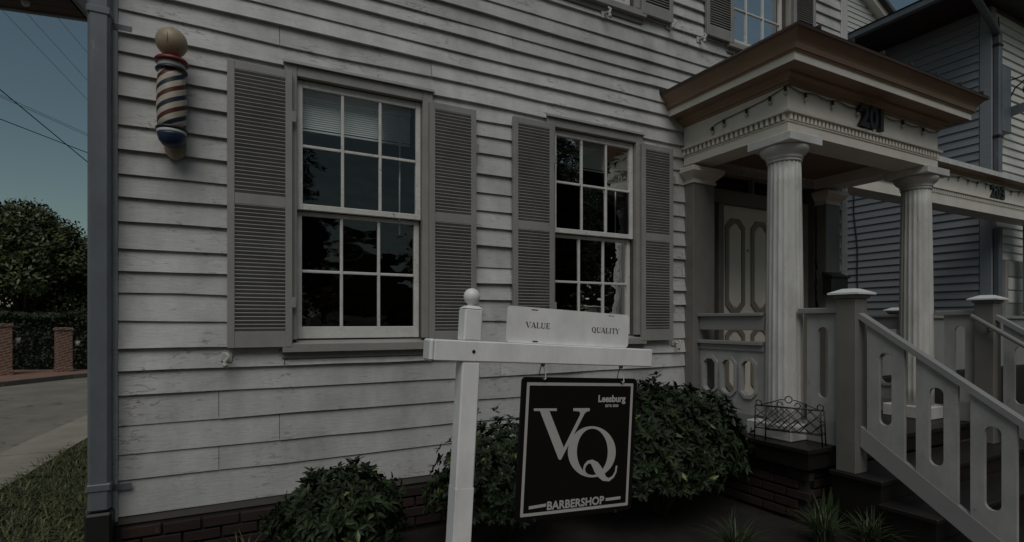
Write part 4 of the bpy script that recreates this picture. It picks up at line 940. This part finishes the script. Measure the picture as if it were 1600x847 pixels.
def tree_leaves(seed, n_cl, blobs, sz):
    r = random.Random(seed); mb = MB()
    for cx, cy, cz, rad in blobs:
        n = int(n_cl * rad * rad)
        for k in range(n):
            d = Vector((r.gauss(0, 1), r.gauss(0, 1), r.gauss(0, 1))).normalized(); q = r.uniform(.55, 1) ** .5 * rad
            q *= 1 + .18 * noise.noise(d * 3 + Vector((cx, cy, seed)))
            p = Vector((cx, cy, cz)) + d * q
            for i in range(5):
                p2 = p + Vector((r.gauss(0, 1), r.gauss(0, 1), r.gauss(0, .8))) * sz * .9
                u = Vector((r.gauss(0, 1), r.gauss(0, 1), r.gauss(0, 1))).normalized(); v = u.cross(d + Vector((0, 0, .8))).normalized(); s_ = sz * r.uniform(.5, 1)
                mb.add([p2 - u * s_, p2 - v * s_ * .5, p2 + u * s_, p2 + v * s_ * .5], [(0, 1, 2, 3)])
    return mb
def tree(label, base, H, rad, seed, n_cl=90, sz=.13, mat='leaf_tree', group=None, shared=None, name='broadleaf_tree', scl=1):
    r = random.Random(seed); t = thing(name, label, 'tree', base, group); B = Vector(base) ; H *= scl; rad *= scl
    tr = MB(); top = B + Vector((0, 0, H * .75))
    tr.tube([B - Vector((0, 0, .1)), B.lerp(top, .4) + Vector((.1, 0, 0)), top], [rad * .10, rad * .07, rad * .02], 9)
    blobs = []
    for k in range(44):
        a = r.uniform(0, 6.3); rr = rad * r.uniform(.15, .86); z = H * r.uniform(.2, .86); sh = 1 - .55 * max(0, (z / H - .6) / .3)
        bc = Vector((cos(a) * rr * sh, sin(a) * rr * sh, z)); blobs.append((*bc, rad * r.uniform(.16, .34)))
        st_ = B + Vector((0, 0, H * r.uniform(.2, .5))); tr.tube([st_, st_.lerp(B + bc, .5) + Vector((0, 0, .2)), B + bc], [rad * .035, rad * .022, rad * .008], 6)
    blobs.append((0, 0, H * .86, rad * .34))
    tr.build('trunk', 'bark', t)
    if shared is None:
        mb = tree_leaves(seed, n_cl, blobs, sz); me = bpy.data.meshes.new('crown'); me.from_pydata([tuple(v) for v in mb.v], [], mb.f); me.materials.append(MATS[mat]); me.update()
    else: me = shared
    o = bpy.data.objects.new('crown', me); link(o, t); o.location = base; o.scale = (scl,) * 3; o['kind'] = 'stuff'
    return me
me1 = tree('large leafy tree behind the brick gate piers', (-6.3, 21.5, 0), 5.75, 3.0, 21, 330, .105)
tree('leafy tree further back, left of the gate piers', (-11.0, 24, 0), 5.75, 3.0, 22, shared=me1)
tree('dark leafy tree close behind the corner of the white house', (-2.6, 22.5, 0), 5.6, 3.0, 21, shared=me1)
G = 'trees across the street'
me2 = tree('tall dark tree across the street mirrored in the left panes of the left window', (.9, -12.5, 0), 6.9, 2.5, 31, 170, .13, group=G)
for lab, b, s_ in (('leafy tree across the street mirrored in the right window', (9.2, -13, 0), 1.42), ('tree across the street mirrored in the right edge of the right window', (13.8, -13.5, 0), 1.5), ('distant tree behind the tan gable mirrored in the left window', (6.2, -27, 0), .95), ('distant tree at the right of the tan gable mirrored in the left window', (10.2, -26, 0), .82), ('unseen tree opposite the downspout corner, added to shade the lower facade', (-3.6, -12, 0), 1.1), ('unseen tree at the side road corner, added to shade the lower facade', (-8.6, -13, 0), 1.2), ('tree across the street opposite the columned porch', (18.5, -13, 0), 1.1)):  # trees opposite the downspout and side road are added to shade the facade
    tree(lab, b, 6.9, 2.5, 31, shared=me2, group=G, scl=s_)
def hedge(label, x0, x1, y0, y1, h_, seed, n, sz, mat='leaf_dark'):
    r = random.Random(seed); t = thing('hedge', label, 'hedge', ((x0 + x1) / 2, (y0 + y1) / 2, 0)); mb = MB()
    for k in range(n):
        p = Vector((r.uniform(x0, x1), y0 if r.random() < .5 else r.uniform(y0, y1), r.uniform(0, h_)))
        if r.random() < .4: p.z = h_ + r.uniform(-.05, .08)
        p += Vector((0, r.uniform(-.1, .1), .25 * noise.noise((p.x * .8, p.y, seed))))
        p.z = max(p.z, .02)
        u = Vector((r.gauss(0, 1), r.gauss(0, 1), r.gauss(0, 1))).normalized(); v = u.cross(Vector((r.gauss(0, .5), -1, .6))).normalized(); s_ = sz * r.uniform(.5, 1)
        mb.add([p - u * s_, p - v * s_ * .5, p + u * s_, p + v * s_ * .5], [(0, 1, 2, 3)])
    o = mb.raw('foliage', mat, t); o['kind'] = 'stuff'
    cm = MB().box(x0 + .15, x1 - .15, y0 + .2, y1 - .1, 0, h_ - .1).build('dark_core', 'soil', t)  # solid dark box standing in for the shade inside the hedge
hedge('dark clipped hedge behind the brick gate piers', -8.5, .5, 17.6, 18.8, 1.75, 5, 16000, .07)
hedge('hedge across the street mirrored low in the left window', 3, 14, -13.6, -13.0, 1.3, 6, 5000, .09)
# gable house across the street
gh = thing('gable_house', 'small tan gable fronted house across the street mirrored in the left window', 'house', (6.2, -23, 0))
MB().box(4.6, 7.9, -27, -20, 0, 3.2).build('wall', 'red_brick_house', gh)
MB().plate([[(4.6, 3.2), (7.9, 3.2), (6.25, 4.75)]], 7, lambda a, b, d: (a, -27 + d, b)).build('gable', 'red_brick_house', gh)
MB().plate([[(4.4, 3.05), (6.25, 4.88), (8.1, 3.05), (8.1, 3.17), (6.25, 5.0), (4.4, 3.17)]], 7.4, lambda a, b, d: (a, -27.2 + d, b)).build('roof', 'roof_dark', gh)
for x in (5.1, 6.7): MB().box(x, x + .65, -20.0, -19.97, 1.0, 2.3).build('window', 'interior', gh)
# brick gate piers and lanterns
def pier(label, c, wd, H, yaw):
    t = thing('gate_pier', label, 'gate pier', (c[0], c[1], .1), 'brick gate piers'); M = T((c[0], c[1], .09)) @ R(yaw, 'Z'); h_ = wd / 2
    MB(M).box(-h_, h_, -h_, h_, 0, H - .09, .01).build('shaft', 'pier_brick', t)
    MB(M).box(-h_ - .03, h_ + .03, -h_ - .03, h_ + .03, H - .0895, H - .03, .01).box(-h_ - .005, h_ + .005, -h_ - .005, h_ + .005, H - .0295, H, .01).build('cap', 'pier_brick', t)
    MB(M).box(-h_ - .02, h_ + .02, -h_ - .02, h_ + .02, 0, .14, .01).build('base', 'pier_brick', t)
    lz = H - .42; lx = h_ + .02
    l_ = thing('wall_lantern', label.replace('gate pier', 'pier lantern').replace('brick', 'black'), 'lantern', M @ Vector((lx + .1, 0, lz)), 'lanterns on the gate piers')
    MB(M).box(lx - .02, lx + .03, -.05, .05, lz - .1, lz + .12, .005).box(lx + .03, lx + .12, -.012, .012, lz + .15, lz + .17).box(lx + .02, lx + .05, -.012, .012, lz + .05, lz + .17).build('arm', 'black_iron', l_)
    MB(M).lathe([(.05, lz - .13), (.085, lz + .04)], (lx + .12, 0, 0), 6).build('glass', 'lamp_glass', l_)
    MB(M).lathe([(.105, lz + .041), (.09, lz + .07), (.03, lz + .13), (.012, lz + .17)], (lx + .12, 0, 0), 6).build('hood', 'black_iron', l_)
pier('brick gate pier at the left edge of the view', (-5.48, 15.75), .56, 1.42, radians(22))
pier('brick gate pier closest to the house corner', (-4.15, 16.25), .36, 1.30, radians(22))

# lawn beside the house
r = random.Random(3); gm = MB()
for k in range(26000):
    yy = r.uniform(-.6, 4.6) if r.random() < .8 else r.uniform(4.6, 8); xr = -.72 if yy > -.1 else -.9
    x0 = lerp_x(strip_r, max(-1, yy)) - .06; x = r.uniform(x0, -.72)
    dens = noise.noise((x * 1.4, yy * 1.1, 2)) + .25 - max(0, (yy - 3.4)) * .5
    if dens < r.uniform(-.35, .3): continue
    a = r.uniform(0, 6.3); l_ = r.uniform(.03, .075) * (1 if r.random() < .92 else 1.9); d = Vector((cos(a), sin(a), 0)); s_ = Vector((-sin(a), cos(a), 0)) * r.uniform(.0025, .007); p = Vector((x, yy, -.02)); b = r.uniform(.6, 1.9)
    gm.add([p - s_, p + s_, p + d * l_ * b * .5 + Vector((0, 0, l_ * .7)) + s_ * .8, p + d * l_ * b * .5 + Vector((0, 0, l_ * .7)) - s_ * .8, p + d * l_ * b * 1.2 + Vector((0, 0, l_ * .75))], [(0, 1, 2, 3), (3, 2, 4)])
o = gm.raw('lawn', 'grass'); tag(o, 'patchy short grass between the edging strip and the house corner', 'grass', kind='stuff')
# overhead wires
def wire(label, a, b, Y0, Y1, r_=.014):
    r0, r1 = ray(*a), ray(*b); P0 = CAM + r0 * ((Y0 + 4) / r0.y); P1 = CAM + r1 * ((Y1 + 4) / r1.y); d = P1 - P0; s0, s1 = P0 - d * 3.0, P1 + d * 3.5
    t = thing('overhead_wire', label, 'wire', s0, 'overhead wires')
    MB().tube([s0.lerp(s1, i / 16) for i in range(17)], r_, 5).build('cable', 'wire', t)
wire('faint wire nearest the brown canopy, leftmost of three', (0, 12), (143, 163), 16, 18, .0055)
wire('faint middle wire of three running down from the canopy', (42, 21), (143, 133), 16, 18, .0055)
wire('faint short wire, rightmost of three below the canopy', (94, 32), (143, 90), 16, 18, .0055)
wire('thick wire sloping steeply across the two flatter wires', (0, 140), (145, 260), 14, 16, .013)
wire('upper strand of the flatter twin wires', (0, 148), (143, 212), 15, 17, .006)
wire('lower strand of the flatter twin wires', (0, 151), (143, 215), 15.05, 17.05, .006)
wire('lowest flat wire crossing the thick steep one', (0, 186), (145, 242), 15, 17, .012)
